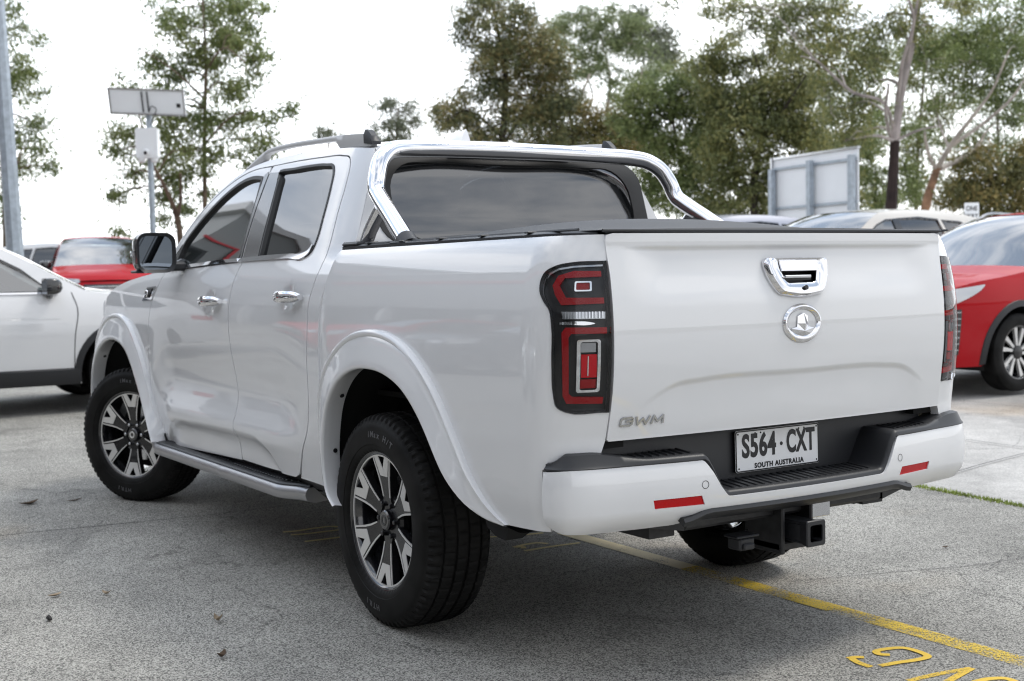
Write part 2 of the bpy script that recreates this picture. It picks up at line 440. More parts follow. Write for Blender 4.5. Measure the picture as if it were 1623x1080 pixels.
def gate_surf(y, z):
    a = abs(y)
    x = rear_x(z)-.030*(1-(y/.72)**2)
    # lower step under the crease
    d = CREASE(a)-z
    if a < .66: x += .010*sstep(-.004, .018, d)*(1-sstep(.45, .64, a))*(1-sstep(.03, .17, d)*.7)
    # shallow scoop under the top lip
    s = (1-sstep(.52, .68, a))
    x += .015*s*sstep(1.335, 1.318, z)*sstep(1.15, 1.27, z) if z < 1.335 else 0
    x -= .006*sstep(1.325, 1.36, z)
    return (x, y, z)
BUMPV = make_curve([(.49,.060),(.515,.030),(.54,.010),(.58,.001),(.62,.0),(.66,.003),(.70,.012),(.73,.026)])
def bump_surf(u, z):
    """u = y along the rear of the bumper; beyond +-.66 it wraps round to the side"""
    s = 1 if u >= 0 else -1; a = abs(u); o = BUMPV(z)
    def rear(yy): return -1.232+.060*(yy/.66)**2
    if a <= .66: return (rear(a)+o, s*a, z)
    t = (a-.66)/.40
    sx = -.96
    slope = .12*.66/.66**2
    P = ((rear(.66)+o, .66), (rear(.66)+slope*.15+o, .80-o*.4), (-1.155+o*.6, .907-o*.7), (-1.04, .907-o*.7))
    if t > 1: return (-1.04+(t-1)*.3, s*(.907-o*.7), z)
    b = ((1-t)**3, 3*(1-t)**2*t, 3*(1-t)*t*t, t**3)
    return (sum(b[i]*P[i][0] for i in range(4)), s*sum(b[i]*P[i][1] for i in range(4)), z)
# ---------------------------------------------------------------- the white dual-cab pickup
truck = empty('pickup_truck', 'white dual-cab pickup truck with chrome sports bar and black soft bed cover, parked in front', 'pickup truck')
def S(x, z): return (x, side_cab(x, z), z)
GAP = .0036
def both(name, outline, f, m, parent=None, **k):
    o = [panel(name, outline, f, m, parent or truck, **k)]
    o.append(panel(name, outline, f, m, parent or truck, mirror=True, **k)); return o

# --- arch curves (x, z) on the side
RA = spline([(.318, .412), (.40, .428), (.462, .466), (.498, .56), (.494, .67), (.468, .79), (.42, .88), (.304, .985), (.16, 1.05), (0, 1.072), (-.165, 1.056), (-.322, .995), (-.468, .88), (-.584, .73), (-.665, .61), (-.725, .545), (-.780, .508), (-.815, .494)], 6)
RB = spline([(.285, .400), (.335, .435), (.368, .52), (.374, .60), (.362, .68), (.326, .775), (.27, .842), (.19, .895), (.09, .928), (-.03, .938), (-.16, .925), (-.29, .88), (-.40, .80), (-.50, .69), (-.575, .595), (-.645, .530), (-.715, .500), (-.800, .490)], 6)
FA = spline([(3.87, .56), (3.868, .72), (3.80, .87), (3.68, .97), (3.495, 1.045), (3.33, 1.073), (3.15, 1.068), (2.984, 1.017), (2.87, .935), (2.769, .83), (2.70, .72), (2.649, .60), (2.60, .49), (2.575, .415)], 6)
FB = spline([(3.745, .54), (3.71, .70), (3.635, .80), (3.54, .865), (3.42, .91), (3.30, .93), (3.15, .925), (3.0, .885), (2.89, .81), (2.80, .72), (2.73, .64), (2.67, .56), (2.61, .48), (2.555, .41)], 6)
def mid(A, B, t, n=60):
    a, b = resample(A, n), resample(B, n); return [tuple(p) for p in a+(b-a)*t]

# --- doors, wings, cab side
split = [(1.440, 1.330), (1.448, 1.222), (1.456, 1.117), (1.452, .985), (1.440, .88), (1.425, .76), (1.410, .66), (1.405, .56), (1.404, .455)]
def sx(pts, d): return [(x+d, z) for x, z in pts]
fd = sx(spline(split[::-1], 5), GAP)
front_door_out = fd + [(1.475, 1.40), (1.535, 1.60), (1.565, 1.745)] + spline([(1.58, 1.778), (1.72, 1.781), (1.87, 1.770), (2.09, 1.715), (2.275, 1.625), (2.39, 1.525), (2.465, 1.42), (2.50, 1.32), (2.545, 1.225), (2.605, 1.147), (2.650, 1.06), (2.675, .96), (2.684, .82), (2.690, .66), (2.700, .54), (2.735, .43)], 5) + [(2.73, .400), (2.08, .418), (1.41, .442)]
rd = sx(spline(split, 5), -GAP)
rear_door_out = rd + [(1.404, .445), (.800, .440)] + spline([(.765, .455), (.69, .57), (.630, .66), (.600, .76), (.590, .92), (.578, 1.05), (.572, 1.16), (.552, 1.24), (.545, 1.31), (.560, 1.40), (.60, 1.534), (.631, 1.644), (.665, 1.716), (.70, 1.745), (.77, 1.758), (.98, 1.770), (1.265, 1.778), (1.55, 1.780)], 5) + [(1.56, 1.745), (1.53, 1.60), (1.470, 1.40)]
fw_hole = spline([(1.500, 1.350), (1.500, 1.350), (1.545, 1.50), (1.602, 1.66), (1.632, 1.722), (1.632, 1.722), (1.75, 1.731), (1.86, 1.724), (2.04, 1.672), (2.19, 1.595), (2.30, 1.515), (2.375, 1.435), (2.385, 1.36), (2.385, 1.36), (2.38, 1.325), (2.38, 1.325)], 4)
rw_hole = spline([(1.245, 1.352), (1.245, 1.352), (1.30, 1.50), (1.37, 1.66), (1.402, 1.722), (1.43, 1.733), (1.25, 1.738), (1.10, 1.737), (.90, 1.727), (.83, 1.717), (.797, 1.690), (.76, 1.62), (.715, 1.50), (.692, 1.41), (.70, 1.372), (.735, 1.353), (.80, 1.351)], 4)
doorsL = {}
SCL = lambda a, b: [[(x, max(SCALLOP(x)-d, .462)) for x in np.linspace(a+k*.006, b-k*.006, 30)] for k, d in enumerate((-.010, .006, .022, .040))]
for s, mir in (('l', False), ('r', True)):
    fdp = panel('front_door', front_door_out, S, 'paint_white', truck, holes=[fw_hole], lines=SCL(1.46, 2.50), mirror=mir, step=.018)
    rdp = panel('rear_door', rear_door_out, S, 'paint_white', truck, holes=[rw_hole], lines=SCL(.93, 1.37), mirror=mir, step=.018)
    doorsL[s] = (fdp, rdp)
    panel('window_glass', fw_hole, S, 'glass_clear', fdp, off=-.012, flange=0, mirror=mir, step=.05)
    panel('window_glass', rw_hole, S, 'glass_privacy', rdp, off=-.012, flange=0, mirror=mir, step=.05)
    def ring(hole, name, par, w_=.012, m='seal', off=.0015):
        P = np.array(hole); c = P.mean(0); n = len(P); o = []
        A = sum(P[i][0]*P[(i+1) % n][1]-P[(i+1) % n][0]*P[i][1] for i in range(n)); sg = 1 if A > 0 else -1
        inn = []
        for i in range(n):
            t = P[(i+1) % n]-P[i-1]; t /= np.linalg.norm(t)+1e-9; nn = np.array([t[1], -t[0]])*sg
            o.append(tuple(P[i]+nn*w_)); inn.append(tuple(P[i]-nn*.008))
        mb = MB()
        def at(p, d):
            q, nn = surf_normal(S, *p); return tuple(q+nn*d)
        rows = [[at(p, off-.004) for p in o], [at(p, off+.002) for p in o], [at(p, off+.002) for p in P], [at(p, -.013) for p in inn]]
        mb.loft(rows, closed=True)
        (mb.mirrored() if mir else mb).build(name, m, par)
    ring(fw_hole, 'window_seal', fdp, .017); ring(rw_hole, 'window_seal', rdp, .011)
    # black pillar covers either side of the split
    panel('pillar_cover', [(1.484, 1.352), (1.551, 1.55), (1.606, 1.742), (1.580, 1.756), (1.560, 1.742), (1.536, 1.60), (1.480, 1.40), (1.462, 1.350)], S, 'black_trim', fdp, off=.004, flange=.01, mirror=mir)
    panel('pillar_cover', [(1.262, 1.352), (1.32, 1.50), (1.395, 1.68), (1.435, 1.742), (1.545, 1.747), (1.522, 1.60), (1.468, 1.42), (1.446, 1.350)], S, 'black_trim', rdp, off=.004, flange=.01, mirror=mir)
    # chrome belt strips
    panel('belt_moulding', [(1.452, 1.349), (1.452, 1.334), (1.70, 1.331), (2.10, 1.318), (2.42, 1.303), (2.44, 1.312), (2.38, 1.322), (2.10, 1.334), (1.70, 1.348)], S, 'chrome', fdp, off=.009, flange=.012, mirror=mir)
    panel('belt_moulding', spline([(1.446, 1.350), (1.446, 1.350), (1.20, 1.3555), (.90, 1.3575), (.76, 1.3585), (.722, 1.370), (.704, 1.392), (.704, 1.392), (.694, 1.388), (.694, 1.388), (.708, 1.358), (.745, 1.3395), (.90, 1.3375), (1.20, 1.3365), (1.446, 1.334), (1.446, 1.334)], 4), S, 'chrome', rdp, off=.009, flange=.012, mirror=mir)
    # door handles with a scooped cup behind
    for (xa, xb, zc, par) in ((1.800, 1.545, 1.158, fdp), (.868, .628, 1.183, rdp)):
        L_ = xa-xb
        rows = []
        for i in range(15):
            t = i/14; x = xa-L_*t; hw = .0205+.004*math.sin(math.pi*t)-(.011*(1-min(1, (t/.06)))+(.012*(1-min(1, (1-t)/.10))))*.8
            hw = max(hw, .004); bow = .046*math.sin(math.pi*clamp((t+.02)/1.04))**.55
            yb = .913; th = .014
            r_ = []
            for k in range(12):
                A = 2*math.pi*k/12; r_.append((x, yb+bow+th*math.cos(A), zc+hw*math.sin(A)))
            rows.append(r_)
        mb = MB(); mb.loft(rows, closed=True); mb.add([tuple(np.mean(rows[0], 0))]+rows[0], [(0, k+1, (k+1) % 12+1) for k in range(12)]); mb.add([tuple(np.mean(rows[-1], 0))]+rows[-1], [(0, k+1, (k+1) % 12+1) for k in range(12)])
        (mb.mirrored() if mir else mb).build('door_handle', 'chrome', par)
    # dark inner skins close the cab below the belt
    panel('inner_skin', [(.56, .47), (2.70, .42), (2.66, 1.20), (2.48, 1.31), (.58, 1.34)], S, 'liner', truck, off=-.055, flange=0, mirror=mir, step=.12)

cab_outer = spline([(.462, .425), (.462, .425), (.472, .66), (.476, .86), (.470, 1.02), (.462, 1.14), (.440, 1.235), (.422, 1.31), (.405, 1.375), (.430, 1.48), (.470, 1.60), (.505, 1.70), (.545, 1.772), (.545, 1.772), (.80, 1.797), (1.12, 1.812), (1.50, 1.820), (1.70, 1.815), (1.89, 1.795), (2.12, 1.731), (2.28, 1.645), (2.43, 1.520), (2.50, 1.43), (2.545, 1.335), (2.565, 1.270), (2.565, 1.270)], 5)
def grow(poly, d):
    P = np.array(poly); n = len(P); A = sum(P[i][0]*P[(i+1) % n][1]-P[(i+1) % n][0]*P[i][1] for i in range(n)); sg = 1 if A > 0 else -1; o = []
    for i in range(n):
        t = P[(i+1) % n]-P[i-1]; t /= np.linalg.norm(t)+1e-9; o.append(tuple(P[i]+np.array([t[1], -t[0]])*sg*d))
    return o
# inner edge of the cab side follows the door openings
door_top = spline([(2.547, 1.232), (2.504, 1.325), (2.470, 1.425), (2.395, 1.532), (2.279, 1.633), (2.093, 1.723), (1.872, 1.777), (1.72, 1.787), (1.58, 1.785), (1.265, 1.784), (.98, 1.776), (.768, 1.764), (.696, 1.750), (.660, 1.720), (.625, 1.646), (.594, 1.536), (.554, 1.402), (.539, 1.31), (.546, 1.24), (.566, 1.16), (.572, 1.05), (.584, .92), (.594, .76), (.624, .655), (.684, .565), (.755, .440)], 5)
cab_side_out = cab_outer+door_top
both('cab_side', cab_side_out, S, 'paint_white', step=.028, flange=.03)
# sill below doors
for mir in (False, True):
    mb = MB(); rows = []
    for i in range(24):
        x = .50+2.2*i/23; rows.append([(x, .872, .475), (x, .868, .43), (x, .845, .40), (x, .70, .40)])
    mb.loft(rows); (mb.mirrored() if mir else mb).build('sill_panel', 'dark_metal', truck)

# wings
arch_f = mid(FA, FB, .35)
i0 = 0
wing = [p for p in reversed(arch_f) if p[0] < 3.85 or p[1] > .7]
wing_out = spline([(2.735-.0+.006, .42), (2.706, .54), (2.696, .66), (2.690, .82), (2.681, .96), (2.656, 1.06), (2.611, 1.150), (2.552, 1.232), (2.515, 1.30)], 5) + spline([(2.515, 1.300), (2.70, 1.296), (2.97, 1.275), (3.28, 1.240), (3.45, 1.205), (3.555, 1.165)], 4) + [(3.60, 1.06), (3.72, 1.00), (3.80, .95), (3.83, .86)]
wing_arch = [p for p in wing if p[1] > .47]
# keep the strip between door and arch
wing_out = [p for p in wing_out] + [p for p in reversed(wing_arch) if not (p[0] > 3.80 and p[1] < .84)]
both('front_wing', wing_out, S, 'paint_white', step=.028)

# bed sides
arch_r = mid(RA, RB, .35)
bed_front = spline([(.493, .58), (.484, .80), (.478, .95), (.470, 1.06), (.461, 1.16), (.440, 1.243), (.418, 1.31), (.412, 1.350)], 5)
lamp = spline([(-1.2585, 1.292), (-1.2585, 1.292), (-1.146, 1.289), (-1.086, 1.279), (-1.052, 1.263), (-1.040, 1.240), (-1.042, 1.206), (-1.061, 1.178), (-1.086, 1.150), (-1.094, 1.113), (-1.097, 1.001), (-1.104, .905), (-1.113, .875), (-1.144, .858), (-1.2585, .853), (-1.2585, .853)], 4)
bed_out = list(reversed([p for p in arch_r])) 
bed_out = [p for p in bed_out if p[1] > .50]                # from rear bottom up over to the front
bed_out = bed_out + [p for p in bed_front if p[1] > .6] + [(.40, 1.362), (-.96, 1.366), (-1.2585, 1.368), (-1.2585, 1.300)] + [p for p in lamp] + [(-1.2585, .845), (-1.255, .77), (-1.240, .715), (-1.10, .704), (-1.052, .690), (-1.040, .62), (-1.045, .55), (-1.052, .505), (-.90, .497), (-.74, .490)]
both('bed_side', bed_out, bed_surf, 'paint_white', step=.026, flange=.03)

# wheel-arch flares
def flare(A, B, F, name, mir, screws):
    n = 70; a, b = resample(A, n), resample(B, n); rows = []
    for i in range(n):
        e = min(1, i/8, (n-1-i)/8)*.6+.4
        def y(p, k): return F(p[0], p[1])+k
        p = lambda t: a[i]+(b[i]-a[i])*t
        # outward normal of the arch in plan for the turned-in return
        t_ = b[min(i+1, n-1)]-b[max(i-1, 0)]; t_ /= np.linalg.norm(t_); nn = np.array([-t_[1], t_[0]])
        if (a[i]-b[i])@nn < 0: nn = -nn
        yo = .964 if F is side_bed else .960
        if F is side_bed: tl_ = sstep(n-1, n-16, i); yo = yo*tl_+(F(b[i][0], b[i][1])+.010)*(1-tl_)
        r_ = []
        q = a[i]+nn*.000; r_.append((q[0], y(q, -.004), q[1]))
        q = p(.00); r_.append((q[0], y(q, .014*e), q[1]))
        q = p(.05); r_.append((q[0], y(q, .023*e), q[1]))
        q = p(.13); r_.append((q[0], y(q, .024*e), q[1]))
        q = p(.18); r_.append((q[0], y(q, .018*e), q[1]))
        for t, k in ((.24, .17), (.40, .36), (.60, .62), (.80, .87), (.92, .975)):
            q = p(t); y0 = y(q, .018*e); r_.append((q[0], y0+(yo-y0)*k, q[1]))
        q = b[i]; r_.append((q[0], yo, q[1]))
        q = b[i]-nn*.004; r_.append((q[0], yo-.004, q[1]))
        q = b[i]-nn*.005; r_.append((q[0], yo-.012, q[1]))
        q = b[i]+nn*.002; r_.append((q[0], yo-.040, q[1]))
        q = b[i]+nn*.010; r_.append((q[0], yo-.082, q[1]))
        rows.append(r_)
    mb = MB(); mb.loft(rows); o = (mb.mirrored() if mir else mb).build(name, 'paint_white', truck, angle=50)
    for k in screws:
        m2 = MB()
        i = int(k*(n-1)); q = rows[i][-2]; q2 = rows[i][-1]; c = (np.array(q)+np.array(q2))/2
        t_ = b[min(i+1, n-1)]-b[max(i-1, 0)]; t_ /= np.linalg.norm(t_); nn = np.array([-t_[1], t_[0]])
        if (a[i]-b[i])@nn < 0: nn = -nn
        m2.tube([(c[0]+nn[0]*.004, c[1], c[2]+nn[1]*.004), (c[0]-nn[0]*.004, c[1], c[2]-nn[1]*.004)], .009, 10)
        (m2.mirrored() if mir else m2).build('flare_clip', 'ink', o)
for mir in (False, True):
    flare(RA, RB, side_bed, 'wheel_arch_flare', mir, (.14, .27, .40, .6, .75))
    flare(FA, FB, side_cab, 'wheel_arch_flare', mir, (.2, .33, .5, .7))
    # black liners behind
    for (B_, yi) in ((RB, .50), (FB, .45)):
        b = resample(B_, 40); c = b.mean(0); rows = []
        for i in range(40):
            d = (b[i]-c)/np.linalg.norm(b[i]-c); q = b[i]+d*.012; q2 = b[i]+d*.06
            rows.append([(q[0], .884, q[1]), (q2[0], .86, q2[1]), (q2[0], yi, q2[1]), (c[0], yi, q2[1])])
        mb = MB(); mb.loft(rows); (mb.mirrored() if mir else mb).build('arch_liner', 'liner', truck)
# lower quarter behind the rear arch, ahead of the bumper is part of bed_side; mudguard edge
# --- roof, windscreen, rear wall
edge = [p for p in cab_outer]
top_edge = spline([(.545, 1.772), (.80, 1.797), (1.12, 1.812), (1.50, 1.820), (1.70, 1.815), (1.89, 1.795)], 5)
scr_edge = spline([(1.89, 1.795), (2.12, 1.731), (2.28, 1.645), (2.43, 1.520), (2.50, 1.43), (2.545, 1.335), (2.60, 1.285)], 5)
def cross(xe, ze, fwd, crown, n=25):
    ye = side_cab(xe, ze)-.004; r_ = []
    for k in range(n):
        t = -1+2*k/(n-1); a = abs(t)
        r_.append((xe+fwd*(1-a**2.2), -ye*t, ze+crown*(1-a**2)*(1) + .012*(1-a**10)))
    return r_
rows = []
for i, (xe, ze) in enumerate(top_edge):
    q = i/(len(top_edge)-1); rows.append(cross(xe, ze, .12*q**3, .036+.008*math.sin(math.pi*q)))
r0 = [(x-.012, y, z-.010) for x, y, z in rows[0]]; r00 = [(x-.014, y, z-.035) for x, y, z in rows[0]]
MB().loft([r00, r0]+rows).build('roof', 'paint_white', truck, angle=60)
rows = []
for i, (xe, ze) in enumerate(scr_edge):
    q = i/(len(scr_edge)-1); rows.append(cross(xe+.004, ze, .12+.22*q, .036*(1-q)**.7+.005, 25))
MB().loft(rows).build('windscreen', 'glass_clear', truck, angle=60)
# bonnet
rows = []
for i in range(30):
    q = i/29; x = 2.56+1.31*q
    ze = make_curve([(2.5, 1.300), (2.70, 1.296), (2.97, 1.275), (3.28, 1.240), (3.45, 1.205), (3.555, 1.165), (3.75, 1.09), (3.88, 1.0)])(x)
    ye = side_cab(x, min(ze, 1.30))-.003-.05*max(0, (x-3.5))/.4; r_ = []
    for k in range(31):
        t = -1+2*k/30; a = abs(t)
        crown = (.050*(1-a**2.4)+.018*sstep(.78, .70, a)*sstep(3.75, 3.3, x))
        r_.append((x+.10*(1-a*a)*q**2, -ye*t, ze+crown*(1-.3*q)))
    rows.append(r_)
MB().loft(rows).build('bonnet', 'paint_white', truck, angle=60)
# nose: grille, bumper, lamps
mb = MB(); rows = []
for z, xo in ((1.04, 3.88), (.98, 3.93), (.80, 3.97), (.60, 3.985), (.48, 3.96), (.38, 3.88)):
    r_ = []
    for k in range(31):
        t = -1+2*k/30; a = abs(t); r_.append((xo+.08*(1-a**2)-(.22 if z > .9 else .10)*a**6, -.875*t, z))
    rows.append(r_)
mb.loft(rows).build('front_bumper', 'paint_white', truck)
mb = MB()
for k in range(9): mb.box(3.93+.05, 4.075, -.46, .46, .62+.045*k, .645+.045*k, bev=.006)
mb.box(3.90, 4.04, -.50, .50, .59, 1.03).build('grille', 'black_trim', truck)
for s in (1, -1):
    mb = MB(); rows = []
    for i in range(10):
        q = i/9; x = 3.59+.30*q; r_ = []
        zt = 1.150-.12*q; zb = .955+.005*q
        for k in range(7):
            z = zb+(zt-zb)*k/6; y = side_cab(3.55, 1.0)-.012-.11*q**2; r_.append((x, s*(y+.004), z))
        rows.append(r_)
    mb.loft(rows).build('headlight', 'lamp_clear', truck)

rear_edge = make_curve([(1.20, .455), (1.30, .425), (1.38, .405), (1.48, .432), (1.60, .470), (1.70, .505), (1.772, .540)])
def backf(y, z):
    xe = rear_edge(z); return (xe-.020*(1-(y/.75)**2)-.004, y, z)
hw = lambda z: side_cab(rear_edge(z), z)-.002
zs = [1.20, 1.28, 1.36, 1.44, 1.52, 1.60, 1.68, 1.74, 1.772]
back_out = [(hw(z), z) for z in zs]+[(-hw(z), z) for z in reversed(zs)]
frame = rrect(-.675, .675, 1.385, 1.742, .10, 6); glassr = rrect(-.600, .600, 1.400, 1.716, .13, 7)
panel('cab_back', back_out, backf, 'paint_white', truck, holes=[rrect(-.655, .655, 1.395, 1.730, .09, 6)], flange=.03)
rg = panel('rear_window', frame, backf, 'seal', truck, holes=[glassr], off=.004, flange=.012)
panel('window_glass', rrect(-.606, .606, 1.394, 1.722, .13, 7), backf, 'glass_privacy', rg, off=-.001, flange=0)
# a paler header strip and high brake lamp above the glass
mb = MB(); rows = []
for k in range(20):
    y = -.30+.60*k/19; p = backf(y, 1.755); rows.append([(p[0]-.003, y, 1.768), (p[0]-.018, y, 1.762), (p[0]-.016, y, 1.748), (p[0]-.003, y, 1.746)])
mb.loft(rows).build('high_brake_lamp', 'black_trim', truck)

# --- cab interior (seen through the glass)
mb = MB(); mb.box(.50, 2.9, -.80, .80, .46, .52).build('cab_floor', 'liner', truck)
for yy in (-.37, .37):
    for xx in (1.70, .95):
        mb = MB(); mb.box(xx-.22, xx+.30, yy-.24, yy+.24, .78, .92, bev=.04)
        rows = []
        for i in range(9):
            q = i/8; z = .88+.62*q; x = xx-.18-.20*q; wd = .25-.03*q**2
            rows.append([(x+.06, yy-wd, z), (x+.08, yy-wd*.5, z), (x+.08, yy+wd*.5, z), (x+.06, yy+wd, z), (x-.06, yy+wd, z), (x-.07, yy, z), (x-.06, yy-wd, z)])
        mb.loft(rows, closed=True); mb.add(rows[-1], [tuple(range(7))])
        mb.box(xx-.46, xx-.34, yy-.13, yy+.13, 1.52, 1.70, bev=.035)
        mb.build('seat', 'cloth', truck)
mb = MB(); rows = []
for i in range(9):
    q = i/8; rows.append([(2.28+.10*q, -.8, .95+.33*q**.5), (2.28+.12*q, .8, .95+.33*q**.5)])
mb.loft(rows); mb.box(2.35, 2.9, -.8, .8, .9, 1.27); mb.build('dashboard', 'cloth', truck)
P = [(2.12+.07*math.sin(a)*.0+.06*math.sin(a), -.37+.19*math.cos(a), 1.16+.18*math.sin(a)) for a in np.linspace(0, 2*math.pi, 33)]
MB().tube(P, .016, 8).build('steering_wheel', 'seal', truck)
MB().box(.50, .53, -.78, .78, .5, 1.36).build('rear_bulkhead', 'liner', truck)

# --- mirrors
for s in (1, -1):
    mb = MB(); rows = []
    for i in range(11):            # housing: rounded shell, open to the rear
        q = i/10; sc = [1.0, 1.02, 1.03, 1.03, 1.02, 1.0, .96, .9, .8, .62, .28][i]; x = 2.16+.155*q
        r_ = []
        for (a, b) in rrect(-.096, .096, -.094, .100, .050, 5): r_.append((x, s*(1.018+a*sc+.01*(1-sc)), 1.392+b*sc-.0*q))
        rows.append(r_)
    mb.loft(rows, closed=True); mb.add(rows[-1], [tuple(range(len(rows[-1])))])
    hs = mb.build('wing_mirror', 'black_trim', truck, angle=60)
    mb = MB(); rows = [[(2.158, s*(1.018+a), 1.392+b) for a, b in rrect(-.097, .097, -.095, .101, .050, 5)], [(2.170, s*(1.018+a), 1.392+b) for a, b in rrect(-.081, .081, -.079, .085, .042, 5)]]
    mb.loft(rows, closed=True).build('mirror_rim', 'black_plastic', hs)
    mb = MB(); V = [(2.170-.02*(a*s), s*(1.018+a), 1.392+b) for a, b in rrect(-.083, .083, -.081, .087, .042, 5)]; mb.add(V, [tuple(range(len(V)))]).build('mirror_glass', 'mirror_glass', hs)
    mb = MB(); mb.box(2.19, 2.26, min(s*.855, s*.95), max(s*.855, s*.95), 1.305, 1.35, bev=.012); mb.tube([(2.31, s*.842, 1.345), (2.22, s*.90, 1.33), (2.20, s*.99, 1.33)], .024, 10)
    mb.box(2.175, 2.27, min(s*1.0, s*1.12), max(s*1.0, s*1.12), 1.296, 1.31, bev=.006)
    mb.build('mirror_arm', 'black_plastic', hs)
    mb = MB(); rows = []
    for i in range(7):
        q = i/6; x = 2.19+.12*q; sc = [1.02, 1.03, 1.03, 1.02, .98, .9, .78][i]
        rows.append([(x, s*(1.020+.098*sc), 1.385), (x, s*(1.021+.099*sc), 1.395), (x, s*(1.020+.098*sc), 1.405)])
    mb.loft(rows).build('indicator', 'lamp_clear', hs)
# quarter sail ahead of the front glass
both('mirror_sail', [(2.40, 1.325), (2.40, 1.44), (2.452, 1.385), (2.475, 1.320)], S, 'black_trim', off=.004, flange=.01)
# wing badge: vent plate with framed emblem
for mir in (False, True):
    bp = panel('wing_badge', [(2.775, 1.150), (2.722, 1.222), (2.56, 1.228), (2.612, 1.155)], S, 'chrome', truck, off=.004, flange=.008, mirror=mir, step=.02)
    panel('badge_inset', [(2.735, 1.166), (2.703, 1.212), (2.615, 1.216), (2.650, 1.168)], S, 'ink', bp, off=.008, flange=.004, mirror=mir, step=.02)
    mb = MB(); P = [(2.676+.019*math.cos(a), side_cab(2.676, 1.192)+.015, 1.191+.016*math.sin(a)) for a in np.linspace(-.6, math.pi+1.4, 20)]
    mb.tube(P, .0045, 6)
    (mb.mirrored() if mir else mb).build('badge_emblem', 'chrome', bp)

# --- roof rails and aerial
for s in (1, -1):
    mb = MB(); rows = []
    for i in range(40):
        q = i/39; x = .585+1.44*q
        zr = make_curve([(.58, 1.795), (.80, 1.812), (1.12, 1.827), (1.50, 1.838), (1.75, 1.833), (2.03, 1.798)])(x)
        up = .043*min(1, ((q+.01)/.03))**.6*min(1, ((1-q)/.24))**.8
        y = .603-.012*q
        r_ = []
        solid = q < .22 or q > .80
        zt = zr+up; zb = zr-.012 if solid else zt-.024
        for (a, b) in ((-.016, zb), (-.017, (zb+zt)/2), (-.012, zt-.003), (0, zt), (.012, zt-.004), (.017, (zb+zt)/2), (.016, zb)): r_.append((x, s*(y+a*-1), b))
        rows.append(r_)
    mb.loft(rows, closed=True); mb.add(rows[0], [tuple(range(7))]); mb.add(rows[-1], [tuple(range(7))])
    rl = mb.build('roof_rail', 'rail_silver', truck, angle=60)
    mb = MB(); rows = []
    for i in range(8):
        q = i/7; x = .560+.075*q; zr = 1.802+.010*q; up = .044*min(1, (q/.75))**.6
        rows.append([(x, s*(.603+a), b) for (a, b) in ((.020, zr-.012), (.021, zr+up*.5), (.013, zr+up+.001), (-.013, zr+up+.001), (-.021, zr+up*.5), (-.020, zr-.012))])
    mb.loft(rows, closed=True); mb.add(rows[0], [tuple(range(6))]); mb.build('rail_end_cap', 'black_plastic', rl)
mb = MB(); rows = []
for i in range(12):
    q = i/11; x = .87+.20*q; h = .050*(1-q**1.35)+.004; hwid = .024*(1-q*.55)
    zz = 1.856
    rows.append([(x+.018*(1-q)*0, hwid, zz), (x, hwid*.55, zz+h*.6), (x-.004*(1-q), 0, zz+h), (x, -hwid*.55, zz+h*.6), (x, -hwid, zz)])
mb.loft(rows); mb.add(rows[0], [tuple(range(5))]); mb.build('roof_aerial', 'paint_white', truck, angle=50)

# --- bed: rails, cover, tailgate
for s in (1, -1):
    mb = MB(); rows = []
    for i in range(40):
        x = .41-1.50*i/39; yo = side_bed(max(x, -.96), 1.364)-.004-.11*max(0, (-.93-x)/.16)**2
        rows.append([(x, s*yo, 1.358), (x, s*(yo-.001), 1.374), (x, s*(yo-.018), 1.381), (x, s*(yo-.085), 1.381), (x, s*(yo-.09), 1.33)])
    mb.loft(rows).build('bed_rail_cap', 'black_plastic', truck)
mb = MB(); rows = []
def tz(x, y):
    a = abs(y)/.80; e = sstep(-1.13, -.62, x)*sstep(.40, .05, x)
    bow = math.exp(-((x+.45)/.34)**2)+.6*math.exp(-((x-.15)/.22)**2)
    return 1.381+(.008+.058*bow*e)*(1-a**2.2)
for i in range(44):
    x = .395-1.515*i/43; hw_ = .80-.075*sstep(-.98, -1.11, x); rows.append([(x, y*hw_/.8, tz(x, y)) for y in np.linspace(-.80, .80, 33)])
b0 = [(x, y, z-.009) for x, y, z in rows[-1]]; rows.append([(x-.006, y, z-.008) for x, y, z in rows[-1]]); rows.append(b0)
tc_ = mb.loft(rows).build('bed_cover', 'vinyl', truck, angle=60)
mb = MB()
for s in (1, -1):
    P = [(x, s*.802, 1.3825) for x in np.linspace(.38, -1.10, 90)]; mb.tube(P, .0045, 6)
    for k in range(5):
        x = .20-.27*k; mb.box(x-.012, x+.012, min(s*.80, s*.838), max(s*.80, s*.838), 1.379, 1.3845, bev=.002)
mb.tube([(-1.126-.02*(1-(y/.72)**2), y, 1.3790) for y in np.linspace(-.735, .735, 40)], .0045, 8)
mb.build('cover_edge', 'black_plastic', tc_)
mb = MB(); mb.box(-1.13, -1.08, -.72, -.36, 1.380, 1.384); 
gate_out = [(.7255, 1.352), (.7200, 1.25), (.7200, 1.06), (.7200, .92), (.7245, .80), (.7260, .772), (.721, .766), (-.721, .766), (-.7260, .772), (-.7245, .80), (-.72, .92), (-.72, 1.06), (-.72, 1.25), (-.7255, 1.352), (-.722, 1.366), (-.70, 1.371), (.70, 1.371), (.722, 1.366)]
h_out = spline([(.128, 1.291), (.128, 1.291), (.137, 1.284), (.136, 1.256), (.113, 1.200), (.092, 1.178), (.075, 1.174), (-.075, 1.174), (-.092, 1.178), (-.113, 1.200), (-.136, 1.256), (-.137, 1.284), (-.128, 1.291), (-.128, 1.291)], 3)
